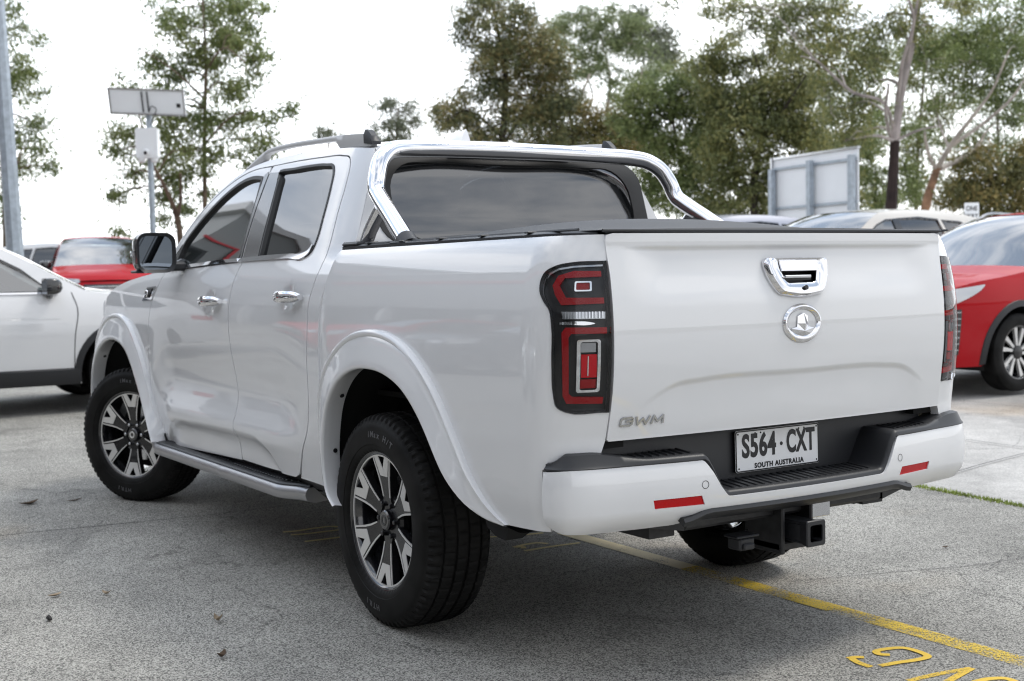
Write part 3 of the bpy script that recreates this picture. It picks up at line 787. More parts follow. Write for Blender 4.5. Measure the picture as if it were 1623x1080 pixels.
gate = panel('tailgate', gate_out, gate_surf, 'paint_white', truck, holes=[grow(h_out, -.012)], lines=[[(y, CREASE(abs(y))-d) for y in np.linspace(-.63, .63, 64)] for d in (-.006, .002, .009, .020, .045)]+[[(-.70, z), (.70, z)] for z in (1.337, 1.328, 1.318, 1.300)], step=.017, flange=.05)
def GS(a, b, d):
    p, n = surf_normal(gate_surf, a, b); return tuple(p+n*d)
# tailgate latch: chrome surround, paddle, dark pocket, camera
cup = [(.070, 1.246), (.060, 1.214), (.052, 1.208), (-.072, 1.208), (-.080, 1.214), (-.090, 1.246)]
cup = [(.078, 1.247), (.064, 1.214), (.054, 1.209), (-.054, 1.209), (-.064, 1.214), (-.078, 1.247)]
n_ = len(h_out)
mb = MB(); hl = [tuple(p) for p in h_out]
def ringloft(outer, inner, depths, n=48):
    a = resample(list(outer)+[outer[0]], n+1)[:-1]; b = resample(list(inner)+[inner[0]], n+1)[:-1]
    # rotate b to match a
    k = min(range(n), key=lambda k: np.linalg.norm(np.roll(b, -k, 0)-a, axis=1).sum()); b = np.roll(b, -k, 0)
    return [[GS(*(a[i]+(b[i]-a[i])*t), d) for i in range(n)] for t, d in depths]
cup_full = [(.084, 1.281), (.078, 1.247), (.064, 1.214), (.054, 1.209), (-.054, 1.209), (-.064, 1.214), (-.078, 1.247), (-.084, 1.281)]
mb.loft(ringloft(h_out, cup_full, ((0, -.004), (0, .008), (.05, .013), (.20, .0225), (.42, .0245), (.85, .0215), (1, .018), (1, -.030))), closed=True)
hd = mb.build('tailgate_handle', 'chrome', gate, angle=40)
mb = MB(); mb.prism([(.083, 1.2815), (.0775, 1.246), (-.0775, 1.246), (-.083, 1.2815)], GS, .004, .0225); mb.build('handle_paddle', 'chrome', hd, smooth=False)
mb = MB(); mb.prism([(.090, 1.286), (.083, 1.240), (.066, 1.205), (-.066, 1.205), (-.083, 1.240), (-.090, 1.286)], GS, -.032, -.026)
mb.box(-1.175, -1.160, -.05, .06, 1.222, 1.232); mb.build('handle_pocket', 'ink', hd)
mb = MB(); mb.box(-1.188, -1.180, -.040, .074, 1.229, 1.238, bev=.002); mb.build('latch_bar', 'satin_metal', hd)
c0 = GS(-.004, 1.191, .0245); mb = MB(); mb.tube([c0, GS(-.004, 1.191, .031)], .0075, 16).build('reversing_camera', 'ink', hd)
# round emblem
mb = MB(); rows = []
for i in range(64):
    A = 2*math.pi*i/64; ca, sa = math.cos(A), math.sin(A); wr = .010+.004*max(0, -sa)
    r_ = []
    for (q, d) in ((-1, -.004), (-1, .003), (-.45, .0085), (.0, .0095), (.5, .0075), (1, .003), (1, -.004)):
        r_.append(GS(.0735*ca-q*wr*ca*-1*-1, 1.088+.0505*sa-q*wr*sa*.9, d))
    rows.append(r_)
rows.append(rows[0]); mb.loft(rows).build('tailgate_emblem', 'chrome', gate, angle=30)
em = bpy.data.objects['tailgate_emblem']
mb = MB()
ctr = [(0, 1.118, .011), (0, 1.062, .017), (0, 1.044, .008)]
Lp = [(0, 1.1185), (.022, 1.1085), (.0235, 1.086), (.026, 1.075), (.050, 1.070), (.040, 1.052), (.020, 1.044), (0, 1.042)]
Vv = [GS(a, b, .004) for a, b in Lp]+[GS(0, 1.1185, .010), GS(0, 1.085, .0165), GS(0, 1.062, .013), GS(0, 1.042, .006)]
Ff = [(1, 0, 8), (1, 8, 9, 2), (2, 9, 10, 3), (3, 10, 4), (4, 10, 5), (5, 10, 6), (6, 10, 11, 7)]
V2 = [GS(-a, b, .004) for a, b in Lp]+[GS(0, 1.1185, .010), GS(0, 1.085, .0165), GS(0, 1.062, .013), GS(0, 1.042, .006)]
mb.add(Vv, Ff).add(V2, [tuple(reversed(f)) for f in Ff])
mb.build('emblem_centre', 'chrome', em, smooth=False)
# lettering
mb = MB(); k_ = 0
for li, (G_, wd) in enumerate((([(1, .86), (.86, 1), (.14, 1), (0, .86), (0, .14), (.14, 0), (.86, 0), (1, .14), (1, .55), (.48, .55)], .046), ([(0, 1), (.20, 0), (.5, .80), (.80, 0), (1, 1)], .054), ([(0, 0), (.10, 1), (.5, .22), (.90, 1), (1, 0)], .048))):
    x0 = (-.0765, -.0245, .0355)[li]
    for (a, b) in zip(G_[:-1], G_[1:]):
        A_ = np.array([x0+a[0]*(wd-.006)+a[1]*.005, (a[1]-.5)*.0215]); B_ = np.array([x0+b[0]*(wd-.006)+b[1]*.005, (b[1]-.5)*.0215]); d_ = B_-A_; d_ /= np.linalg.norm(d_); n2 = np.array([-d_[1], d_[0]])*.0029; e_ = d_*.0022
        P_ = [A_-e_+n2, A_-e_-n2, B_+e_-n2, B_+e_+n2]; k_ += 1
        mb.prism([(.612-p[0], .8215+p[1]) for p in P_], GS, 0, .0034+.00012*k_)
mb.build('tailgate_lettering', 'satin_metal', gate, smooth=False)
# --- tail lamps
def lamp_piece(name, pts, off, m, par, mir, flange=.008, holes=(), step=.03):
    return panel(name, pts, bed_surf, m, par, off=off, flange=flange, holes=holes, mirror=mir, step=step)
for mir in (False, True):
    lp = lamp_piece('tail_lamp', grow(lamp, -.002), -.022, 'ink', truck, mir, flange=.01)
    topc = [(-1.243, 1.264), (-1.16, 1.266), (-1.105, 1.253), (-1.087, 1.225), (-1.101, 1.197), (-1.125, 1.168), (-1.246, 1.170), (-1.246, 1.187), (-1.140, 1.189), (-1.114, 1.225), (-1.131, 1.246), (-1.243, 1.248)]
    lamp_piece('light_guide', topc, -.008, 'red_lens', lp, mir, .012)
    lowc = [(-1.250, 1.101), (-1.140, 1.103), (-1.128, 1.088), (-1.135, .905), (-1.148, .882), (-1.244, .878), (-1.245, .897), (-1.165, .901), (-1.154, .912), (-1.150, 1.073), (-1.158, 1.084), (-1.250, 1.083)]
    lamp_piece('light_guide', lowc, -.008, 'red_lens', lp, mir, .012)
    lamp_piece('reversing_lamp', [(-1.126, 1.149), (-1.247, 1.146), (-1.246, 1.126), (-1.134, 1.127)], -.006, 'lamp_clear', lp, mir, .012)
    so_, si_ = rrect(-1.215, -1.165, 1.206, 1.235, .004, 2), rrect(-1.210, -1.170, 1.210, 1.231, .003, 2)
    lamp_piece('lamp_bezel', so_, -.004, 'chrome', lp, mir, .01, holes=[si_])
    lamp_piece('indicator', si_, -.009, 'red_lens', lp, mir, .0)
    so_, si_ = rrect(-1.234, -1.174, .914, 1.067, .007, 3), rrect(-1.227, -1.184, .921, 1.060, .005, 2)
    lamp_piece('lamp_bezel', so_, -.003, 'chrome', lp, mir, .014, holes=[si_])
    lamp_piece('brake_lamp', [(-1.186, 1.024), (-1.225, 1.024), (-1.226, .957), (-1.187, .957)], -.005, 'red_bright', lp, mir, .01)
    lamp_piece('lamp_segment', [(-1.186, 1.057), (-1.224, 1.057), (-1.224, 1.030), (-1.186, 1.030)], -.009, 'lamp_clear', lp, mir, .01)
    lamp_piece('lamp_segment', [(-1.186, .951), (-1.226, .951), (-1.226, .925), (-1.186, .925)], -.009, 'red_lens', lp, mir, .01)
    m_ = MB()
    for (u0, u1, z0, z1, nu) in ((-1.244, -1.128, 1.128, 1.147, 14), (-1.218, -1.190, .962, 1.019, 1)):
        for k in range(nu):
            u = u0+(u1-u0)*(k+.5)/nu; p, nn = surf_normal(bed_surf, u, (z0+z1)/2)
            for off_ in (.0,):
                q = [tuple(np.array(bed_surf(u+du, z))+nn*(-.003)) for du, z in ((-.0012, z0), (.0012, z0), (.0012, z1), (-.0012, z1))]
                m_.add(q, [(0, 1, 2, 3)])
    (m_.mirrored() if mir else m_).build('lamp_ribs', 'chrome', lp, smooth=False)
    lamp_piece('lamp_trim', spline([(-1.120, 1.118), (-1.17, 1.120), (-1.205, 1.118), (-1.222, 1.113), (-1.205, 1.109), (-1.17, 1.110), (-1.120, 1.112)], 3), -.006, 'chrome', lp, mir, .004, step=.02)
    lamp_piece('lamp_trim', [(-1.060, 1.245), (-1.066, 1.262), (-1.10, 1.275), (-1.16, 1.281), (-1.25, 1.283), (-1.25, 1.278), (-1.16, 1.276), (-1.104, 1.270), (-1.072, 1.258)], -.010, 'lamp_clear', lp, mir, .004, step=.02)
    lamp_piece('lamp_cover', grow(lamp, -.003), .005, 'lens_cover', lp, mir, .022)
# dark column between lamp/bed side and tailgate
for s in (1, -1):
    mb = MB(); mb.box(-1.085, -1.03, min(s*.64, s*.735), max(s*.64, s*.735), .74, 1.35).build('gate_post', 'liner', truck)

# --- sports bar
def bar_mirror(P): return [(x, -y, z) for x, y, z in reversed(P)]
half = [(-.055, .796, 1.370), (.12, .768, 1.473), (.265, .7445, 1.557), (.295, .739, 1.577), (.311, .735, 1.600), (.326, .721, 1.648), (.348, .695, 1.700), (.378, .645, 1.741), (.412, .57, 1.759), (.438, .48, 1.765)]
Pm = spline(half+[(.44, 0, 1.771)]+bar_mirror(half), 7)
sb = MB().tube(Pm, .0345, 24).build('sports_bar', 'chrome', truck, angle=80)
for s in (1, -1):
    P = spline([(.335, s*.772, 1.385), (.285, s*.768, 1.45), (.215, s*.764, 1.515)], 6)
    MB().tube(P, .027, 18).build('bar_brace', 'chrome', sb, angle=80)
    mb = MB(); mb.tube([(-.075, s*.799, 1.358), (-.040, s*.7935, 1.379), (-.026, s*.791, 1.387)], .0385, 20); mb.box(-.10, .02, min(s*.755, s*.835), max(s*.755, s*.835), 1.372, 1.382, bev=.004)
    mb.build('bar_foot', 'black_plastic', sb); mb = MB()
    mb.box(.28, .42, min(s*.735, s*.835), max(s*.735, s*.835), 1.372, 1.392, bev=.008)
    mb.build('bar_foot', 'black_plastic', sb)

# --- rear bumper
bt = spline([(1.055, .686), (1.055, .686), (.95, .692), (.80, .6945), (.60, .6945), (.445, .695), (.425, .690), (.412, .676), (.352, .588), (.342, .579), (.325, .576), (.325, .576), (-.325, .576), (-.325, .576), (-.342, .579), (-.352, .588), (-.412, .676), (-.425, .690), (-.445, .695), (-.60, .6945), (-.80, .6945), (-.95, .692), (-1.055, .686), (-1.055, .686)], 4)
bb = spline([(-1.055, .530), (-1.055, .530), (-1.0, .512), (-.88, .502), (-.72, .498), (-.56, .499), (-.49, .503), (-.455, .517), (-.43, .532), (-.40, .539), (-.30, .538), (0, .537), (.30, .538), (.40, .539), (.43, .532), (.455, .517), (.49, .503), (.56, .499), (.72, .498), (.88, .502), (1.0, .512), (1.055, .530), (1.055, .530)], 4)
refl = [rrect(-.603, -.420, .560, .588, .004, 2), rrect(.420, .603, .560, .588, .004, 2)]
refl = [[(.440*s, .5885), (.606*s, .5885), (.600*s, .5615), (.428*s, .5600)] for s in (1, -1)]
bump = panel('rear_bumper', bt+bb, bump_surf, 'paint_white', truck, holes=refl, step=.026, flange=.03)
for r_ in refl: panel('reflector', r_, bump_surf, 'red_lens', bump, off=-.004, flange=.01)
for s in (1, -1):
    c_ = (.428*s, .620); rr = .0125
    ringo = [(c_[0]+rr*math.cos(a), c_[1]+rr*math.sin(a)) for a in np.linspace(0, 2*math.pi, 24, endpoint=False)]
    ringi = [(c_[0]+rr*.86*math.cos(a), c_[1]+rr*.86*math.sin(a)) for a in np.linspace(0, 2*math.pi, 24, endpoint=False)]
    panel('parking_sensor', ringo, bump_surf, 'ink', bump, off=.0008, flange=.0, holes=[ringi])
# black step: cap along the top, notch in the middle
def bh(y):
    a = abs(y); return .700 if a > .425 else .700-(.700-.582)*sstep(.425, .335, a) if a > .335 else .582
ys_ = sorted(set(list(np.linspace(-.93, .93, 125))+[s*v for s in (1, -1) for v in (.335, .35, .38, .41, .425)]))
def bx(y):
    a = abs(y)
    if a <= .66: return bump_surf(a, .66)[0]
    best = min((bump_surf(u, .66) for u in np.linspace(.66, 1.06, 60)), key=lambda p: abs(p[1]-a)); return best[0]
mb = MB(); rows = []
for u in sorted(set(list(np.linspace(-1.05, 1.05, 141))+[s*v for s in (1, -1) for v in (.335, .35, .38, .41, .425)])):
    p, nn = surf_normal(bump_surf, u, .66); nn = np.array([nn[0], nn[1], 0]); nn /= np.linalg.norm(nn); h = bh(u)
    e = sstep(.60, .80, abs(u)); tp = sstep(1.05, .93, abs(u)); hh = h+.004+.026*e*tp
    q = lambda d, z: (p[0]-nn[0]*d, p[1]-nn[1]*d, z)
    ya = abs(p[1]); yi = math.copysign(min(ya, .72+.10*clamp((ya-.72)/.2)), p[1]); xi = -1.052 if ya < .72 else -1.052+.02*clamp((ya-.72)/.2)
    rows.append([q(.012, h-.014), q(.0035, h-.004), q(.006+.004*e, h+.003), q(.010+.014*e*tp, hh+.004), q(.020+.020*e*tp, hh+.008), (xi, yi, hh+.008)])
st = mb.loft(rows).build('bumper_step', 'black_plastic', truck, angle=45)
mb = MB()
def rib(xa, ya, xb, yb, z, w_=.0045, h=.006):
    d = Vector((xb-xa, yb-ya, 0)); n = Vector((-d.y, d.x, 0)).normalized()*w_
    a, b = Vector((xa, ya, z)), Vector((xb, yb, z)); k = Vector((0, 0, h))
    V = [a-n, a+n, b+n, b-n, a-n*.5+k, a+n*.5+k, b+n*.5+k, b-n*.5+k]
    mb.add(V, [(0, 1, 2, 3), (4, 5, 6, 7), (0, 1, 5, 4), (1, 2, 6, 5), (2, 3, 7, 6), (3, 0, 4, 7)])
for k in range(22):
    y = -.315+.030*k
    if y+.03 < .33: rib(-1.062, y-.020, bx(y)+.030, y+.014, .592)
mb.build('tread_ribs', 'black_plastic', st)
for s in (1, -1):
    mb = MB()
    for k in range(9):
        y = .45+.026*k; rib(-1.07, s*y-.022, bx(y)+.030, s*y+.004, .7105)
    mb.build('tread_ribs', 'black_plastic', st)
# notch walls with hand-hold pockets
for s in (1, -1):
    mb = MB(); rows = []
    P = [(-1.165, s*.400, .660), (-1.125, s*.400, .660), (-1.125, s*.372, .612), (-1.165, s*.372, .612)]
    o_ = [(p[0]+.0, p[1]-s*.004, p[2]) for p in P]; i_ = [(p[0]*.998+.000, p[1]+s*.02, p[2]) for p in P]
    mb.tube(o_+[o_[0]], .005, 6); mb.build('step_pocket', 'liner', st)
# back wall under the tailgate
mb = MB(); rows = []
for y in ys_:
    if abs(y) > .715: continue
    h = bh(y); rows.append([(-1.052, y, h), (-1.050, y, .735), (-1.045, y, .765), (-1.03, y, .79)])
mb.loft(rows); mb.box(-1.03, -1.02, -.72, .72, .5, .82); mb.build('bumper_back_panel', 'black_plastic', truck)
# lower valance
mb = MB(); rows = []
for y in np.linspace(-.50, .50, 41):
    x0 = bx(y); e = sstep(.50, .40, abs(y)); dz = .022*(1-e)
    rows.append([(x0+.03, y, .548-dz), (x0+.004, y, .545-dz), (x0-.002, y, .534-dz), (x0+.006, y, .524-dz*1.2), (x0+.030, y, .508+dz*.2), (x0+.20, y, .492+.01*(1-e)), (x0+.26, y, .50)])
mb.loft(rows); mb.add(rows[0], [tuple(range(7))]); mb.add(rows[-1], [tuple(range(7))]); mb.box(-1.17, -.80, -.46, .46, .503, .53); mb.build('bumper_valance', 'black_plastic', truck)
# number plate
pl = MB(); PX = -1.056; tl = .0178
def PS(a, b, d): return (-1.063+math.sin(tl)*b*1-d, -.008-a, .678+b)
pl.prism(rrect(-.186, .186, -.067, .067, .008, 4), PS, 0, .0022); plate = pl.build('number_plate', 'plate_white', truck, smooth=False)
# plate border, holes, writing
mb = MB(); o_ = rrect(-.185, .185, -.066, .066, .008, 4); i_ = rrect(-.181, .181, -.062, .062, .006, 4)
mb.loft([[PS(a, b, .0023) for a, b in o_], [PS(a, b, .0035) for a, b in o_], [PS(a, b, .0035) for a, b in i_], [PS(a, b, .0023) for a, b in i_]], closed=True)
mb.build('plate_border', 'ink', plate, smooth=False)
text_mesh('S564', .102, lambda a, b, d: PS(-.084+a, .012+b, .0024+d), 'ink', 'plate_number', plate, extrude=.0006, xs=.70, bold=.0034, spacing=1.08)
text_mesh('CXT', .102, lambda a, b, d: PS(.1015+a, .012+b, .0024+d), 'ink', 'plate_number', plate, extrude=.0006, xs=.60, bold=.0034, spacing=1.08)
text_mesh('SOUTH AUSTRALIA', .0225, lambda a, b, d: PS(.004+a, -.0505+b, .0024+d), 'ink', 'plate_state_name', plate, extrude=.0006, xs=1.0, bold=.0008, spacing=1.14)
for a, b in ((.0145, .012), (-.100, .055), (-.076, .055), (.094, .055), (.118, .055), (-.172, -.055), (.174, -.055), (-.174, .056), (.175, .056)):
    mb = MB(); r0_ = .0062 if b == .012 else .003
    mb.prism([(a+r0_*math.cos(t), b+r0_*math.sin(t)) for t in np.linspace(0, 2*math.pi, 12, endpoint=False)], PS, .0022, .0032)
    mb.build('plate_dot' if b == .012 else 'plate_hole', 'ink', plate, smooth=False)

# --- tow bar: cross beam, receiver, bracket, plug
mb = MB(); mb.box(-1.12, -1.04, -.44, .44, .466, .515, bev=.01)
V = []
for s in (1, -1):
    rows = [[(-1.12, s*.44, .515), (-1.12, s*.44, .468), (-1.03, s*.44, .460), (-1.03, s*.44, .515)], [(-1.10, s*.60, .520), (-1.10, s*.60, .495), (-1.02, s*.60, .495), (-1.02, s*.60, .520)]]
    mb.loft(rows, closed=True); mb.add(rows[1], [(0, 1, 2, 3)])
tow = mb.build('tow_bar', 'dark_metal', truck)
MB().box(-1.156, -1.149, -.15, -.065, .452, .505, bev=.002).build('rating_plate', 'satin_metal', tow)
mb = MB()
yc, zc = .0, .424
for (y0, y1, z0, z1) in ((-.035, .035, .027, .035), (-.035, .035, -.035, -.027), (-.035, -.027, -.027, .027), (.027, .035, -.027, .027)):
    mb.box(-1.235, -.95, yc+y0, yc+y1, zc+z0, zc+z1, bev=.002)
rows = [[(x, yc+a, zc+b) for a, b in rrect(-w_, w_, -w_, w_, .008, 4)] for x, w_ in ((-1.205, .036), (-1.236, .0415), (-1.240, .039), (-1.240, .027), (-1.20, .027))]
mb.loft(rows, closed=True); mb.box(-1.12, -1.11, -.03, .03, .395, .454)
mb.build('tow_receiver', 'black_plastic', tow, angle=30)
MB().tube([(-1.21, .0, .452), (-1.21, 0, .441)], .006, 8).build('retaining_pin', 'satin_metal', tow)
mb = MB(); mb.box(-1.16, -1.00, .055, .070, .35, .52, bev=.004); mb.box(-1.16, -1.00, -.070, -.055, .38, .52, bev=.004); mb.box(-1.15, -1.0, -.07, .07, .36, .385, bev=.004)
mb.build('tow_bracket', 'dark_metal', tow)
mb = MB(); mb.box(-1.16, -1.10, .185, .250, .385, .425, bev=.006); mb.box(-1.165, -1.10, .170, .265, .425, .433, bev=.003); mb.box(-1.17, -1.16, .195, .24, .388, .408, bev=.004)
mb.build('trailer_socket', 'black_plastic', tow)
# --- frame, axle, exhaust, fuel tank, spare
mb = MB()
for s in (1, -1): mb.box(-1.05, 3.6, min(s*.42, s*.52), max(s*.42, s*.52), .44, .56)
for x in (-.85, .45, 1.2, 2.0, 2.8): mb.box(x-.04, x+.04, -.45, .45, .46, .54)
mb.build('chassis_frame', 'dark_metal', truck)
mb = MB(); mb.tube([(0, y, .383) for y in np.linspace(-.72, .72, 15)], .05, 14, rs=[.045]*5+[.05, .08, .14, .08, .05]+[.045]*5)
for s in (1, -1):
    mb.tube([(.60, s*.50, .50), (.30, s*.50, .42), (0, s*.50, .40), (-.30, s*.50, .42), (-.60, s*.50, .50)], .022, 8)
    mb.tube([(-.05, s*.45, .39), (-.16, s*.40, .62)], .03, 8)
mb.build('rear_axle', 'dark_metal', truck)
MB().lathe([(-.11, .12), (-.11, .33), (-.08, .36), (.08, .36), (.11, .33), (.11, .12)], 32).build('spare_tyre', 'rubber', truck).matrix_world = Matrix.Translation((-.68, 0, .56)) @ Matrix.Rotation(R(90), 4, 'X')
MB().tube(spline([(1.5, -.30, .42), (.6, -.32, .45), (.2, -.42, .60), (-.25, -.55, .60), (-.5, -.58, .44), (-.85, -.60, .42)], 6), .028, 12).build('exhaust_pipe', 'dark_metal', truck)
MB().box(.55, 1.5, -.35, .42, .32, .5, bev=.04).build('fuel_tank', 'liner', truck)
MB().box(1.9, 3.7, -.40, .40, .28, .5, bev=.05).build('engine_guard', 'liner', truck)
# rear mud deflector just behind the left arch
for s in (1, -1):
    mb = MB(); V = []
    rows = [[(-.60, s*.84, .50), (-.78, s*.84, .50), (-.78, s*.72, .50), (-.60, s*.72, .50)], [(-.62, s*.835, .45), (-.74, s*.835, .45), (-.74, s*.74, .45), (-.62, s*.74, .45)], [(-.65, s*.825, .425), (-.71, s*.825, .42), (-.71, s*.76, .42), (-.65, s*.76, .425)]]
    mb.loft(rows, closed=True); mb.add(rows[-1], [(0, 1, 2, 3)]); mb.build('jacking_bracket', 'liner', truck)
# floor of the tray shuts out light
MB().box(-1.03, .42, -.72, .72, .80, .82).build('tray_floor', 'liner', truck)
# --- running boards
for s in (1, -1):
    m = MB(); rows = []
    def bo(x):            # outer edge in plan
        return .935-.060*sstep(.92, .74, x)-.050*sstep(2.55, 2.74, x)
    xs_ = np.linspace(.72, 2.76, 70)
    for x in xs_:
        z = .398; yo = bo(x); k = .004 if 1.52 < x < 1.60 else 0
        rows.append([(x, s*(yo-.030), z+.004), (x, s*(yo-.008), z+.003), (x, s*(yo+.004+k), z-.006), (x, s*(yo+.010+k), z-.024), (x, s*(yo+.002+k), z-.050), (x, s*(yo-.030), z-.060), (x, s*(yo-.09), z-.055)])
    m.loft(rows); m.add(rows[0], [tuple(range(7))]); m.add(rows[-1], [tuple(range(7))])
    rb = m.build('running_board', 'board_metal', truck, angle=50)
    m = MB(); rows = []
    for x in xs_:
        yo = bo(x); rows.append([(x, s*(yo-.006), .4040), (x, s*(yo-.013), .4110), (x, s*(yo-.024), .4125), (x, s*.72, .4125)])
    m.loft(rows)
    for k in range(60):
        x = .80+.031*k
        if 1.50 < x < 1.62: continue
        if x > 1.62 and True:
            for j in range(4):
                y = .78+.028*j; m.box(x-.009, x+.009, min(s*y, s*(y+.014)), max(s*y, s*(y+.014)), .4115, .4175, bev=.003)
        else: m.box(x-.008, x+.008, min(s*.775, s*(bo(x)-.035)), max(s*.775, s*(bo(x)-.035)), .4115, .4185, bev=.003)
    m.build('step_pad', 'black_plastic', rb)
    m = MB()
    for x in (.95, 1.75, 2.55): m.box(x-.03, x+.03, min(s*.50, s*.86), max(s*.50, s*.86), .345, .37)
    m.build('board_bracket', 'liner', rb)

# ---------------------------------------------------------------- wheels
TYRE = [(-.105, .229), (-.118, .236), (-.130, .262), (-.1345, .295), (-.131, .335), (-.122, .362), (-.113, .3755), (-.104, .381), (-.082, .3848), (-.078, .3848), (-.076, .3765), (-.069, .3765), (-.067, .3855), (-.030, .3868), (-.028, .378), (-.019, .378), (-.017, .387), (.017, .387), (.019, .378), (.028, .378), (.030, .3868), (.067, .3855), (.069, .3765), (.076, .3765), (.078, .3848), (.082, .3848), (.104, .381), (.113, .3755), (.1195, .366), (.124, .352), (.1265, .350), (.131, .335), (.1345, .300), (.1325, .270), (.1300, .268), (.128, .252), (.118, .236), (.105, .229)]
TYRE = [(y, r+.0145*clamp((.315-r)/.085)) for y, r in TYRE]
RK = 1.062
def rk(m):
    m.V = [(x*RK, y, z*RK) for x, y, z in m.V]; return m
def make_tyre(name, parent):
    seg = 360; V, F = [], []; n = len(TYRE)
    for k in range(seg):
        A = 2*math.pi*k/seg
        for (y, r) in TYRE:
            rr = r; a = abs(y); ph = k % 5; sk = (k+int(y*60)) % 3
            if .104 <= a <= .1135 and ph < 2: rr -= .007
            if .105 < a < .121 and ph < 2 and r > .36: rr -= .005
            if r > .384 and .03 < a < .083 and (k % 7 == 0): rr -= .006
            if r > .384 and a < .031 and (k+3) % 7 == 0: rr -= .004
            V.append((rr*math.cos(A), y, rr*math.sin(A)))
    for k in range(seg):
        for i in range(n-1): F.append((k*n+i, k*n+i+1, ((k+1) % seg)*n+i+1, ((k+1) % seg)*n+i))
    m = MB(); m.add(V, F); return m.build(name, 'rubber', parent, angle=38)
def sector(poly, yb, yt, m, depth_fn, mi=0):
    for k in range(6):
        a0 = math.pi/3*k+math.pi/6*0
        ca, sa = math.cos(a0), math.sin(a0)
        def f(t, r, d, ca=ca, sa=sa):
            y = depth_fn(math.hypot(t, r))+d; return (t*ca+r*sa, y, r*ca-t*sa)
        m.prism(poly, f, yb, yt, mi)
def make_wheel(parent, loc, yaw, side, label=None, silver_cap=False):
    rows = MB().lathe([(-.10, .232), (-.118, .240), (-.112, .226), (-.09, .214), (.06, .206), (.095, .216), (.110, .2235), (.1165, .2300), (.1185, .2385), (.1135, .2405), (.104, .232)], 96)
    rim = rk(rows).build('wheel', 'alloy_black', parent, angle=40)
    rim.location = loc; rim.rotation_euler = (0, 0, yaw+(0 if side > 0 else math.pi))
    make_tyre('tyre', rim)
    dep = lambda r: .082+.026*clamp(r/.22)**1.5
    # dark spoke bodies
    m = MB()
    body = [(-.030, .055), (-.024, .085), (-.030, .115), (-.0405, .150), (-.0655, .217), (-.030, .2255), (-.026, .222), (0, .178), (.026, .222), (.030, .2255), (.0655, .217), (.0405, .150), (.030, .115), (.024, .085), (.030, .055)]
    sector(body, -.030, 0, m, dep); m.lathe([(.045, .0), (.072, .0), (.080, .040), (.080, .078), (.070, .086), (.045, .086), (.0445, .0)], 48)
    rk(m).build('spokes', 'alloy_grey', rim, smooth=False)
    m = MB()
    m.lathe([(.105, .2185), (.1095, .2185), (.1105, .2275), (.106, .2275)], 96, closed=True)
    for sg in (1, -1):
        arm = [(0, .158), (sg*.0255, .158), (sg*.0555, .2165), (sg*.0235, .2245), (0, .181)]
        arm = [(sg*.0002, .150), (sg*.0265, .150), (sg*.0545, .2195), (sg*.0310, .2245), (sg*.0265, .2225), (sg*.0002, .177)]
        sector(arm if sg > 0 else arm[::-1], -.001, .0022, m, dep)
        ln = [(sg*.0655, .2165), (sg*.0600, .2175), (sg*.0352, .152), (sg*.0262, .118), (sg*.0205, .078), (sg*.0255, .077), (sg*.0320, .116), (sg*.0415, .149)]
        sector(ln if sg > 0 else ln[::-1], -.001, .0022, m, dep)
    rk(m).build('machined_face', 'machined', rim, smooth=False)
    for k in range(6):
        m = MB(); a = math.pi/3*k+math.pi/6; c = (.058*math.sin(a), .058*math.cos(a))
        m.tube([(c[0], .075, c[1]), (c[0], .096, c[1]), (c[0], .098, c[1])], .0085, 8, rs=[.0085, .0085, .006])
        rk(m).build('wheel_nut', 'satin_metal' if silver_cap else 'alloy_grey', rim)
    m = MB(); rk(m.lathe([(.08, .036), (.098, .035), (.103, .030), (.1035, .0001)], 32)).build('hub_cap', 'alloy_black', rim)
    m = MB(); m.lathe([(.1037, .019), (.1050, .0180), (.1050, .0115), (.1037, .0105)], 32, closed=True); rk(m).build('cap_emblem', 'machined' if silver_cap else 'alloy_grey', rim)
    m = MB(); m.lathe([(-.01, .07), (-.01, .160), (.004, .160), (.012, .155), (.012, .10), (.04, .09), (.04, 0.001)], 48); m.build('brake_disc', 'satin_metal', rim)
    m = MB(); m.lathe([(-.022, .001), (-.024, .10), (-.030, .192), (-.020, .196)], 40).build('glint_shield', 'liner', rim)  # dark disc added behind the brake to hide its bright glint
    m = MB(); rows = []
    for i in range(9):
        a = R(150+60*i/8); rows.append([(rr*math.cos(a), yy, rr*math.sin(a)) for rr, yy in ((.10, -.03), (.175, -.03), (.175, .045), (.10, .045))])
    m.loft(rows, closed=True); m.add(rows[0], [(0, 1, 2, 3)]); m.add(rows[-1], [(0, 1, 2, 3)]); m.build('brake_caliper', 'dark_metal', rim)
    # raised sidewall lettering round the tyre
    def side_text(s, a_mid, size, sp, rr=.312):
        wtot = len(s)*size*.72*sp; m = MB()
        for i, ch in enumerate(s):
            if ch == ' ': continue
            a = a_mid+(i-(len(s)-1)/2)*size*.74*sp/rr
            def f(x, y, d, a=a):
                r = rr+y; t = x
                er = (math.cos(a), math.sin(a)); et = (-math.sin(a), math.cos(a))
                yy = np.interp(r, [.268, .300, .335], [.1318, .1346, .1312])+.0004+d*.9
                return (er[0]*r+et[0]*t, yy, er[1]*r+et[1]*t)
            V_, F_ = text_mesh(ch, size, f, None, None, None, extrude=.0007, xs=1.1, bold=.0006)
            m.add(V_, F_)
        m.build('sidewall_lettering', 'rubber_text', rim, smooth=False)
    side_text('iMax H/T', R(98), .030, 1.12); side_text('HTR1', R(-82), .030, 1.25)
    return rim
make_wheel(truck, (0, .79, .383), 0, 1)
make_wheel(truck, (3.23, .79, .383), .50, 1, silver_cap=True)
make_wheel(truck, (0, -.79, .383), 0, -1)
make_wheel(truck, (3.23, -.79, .383), .46, -1)
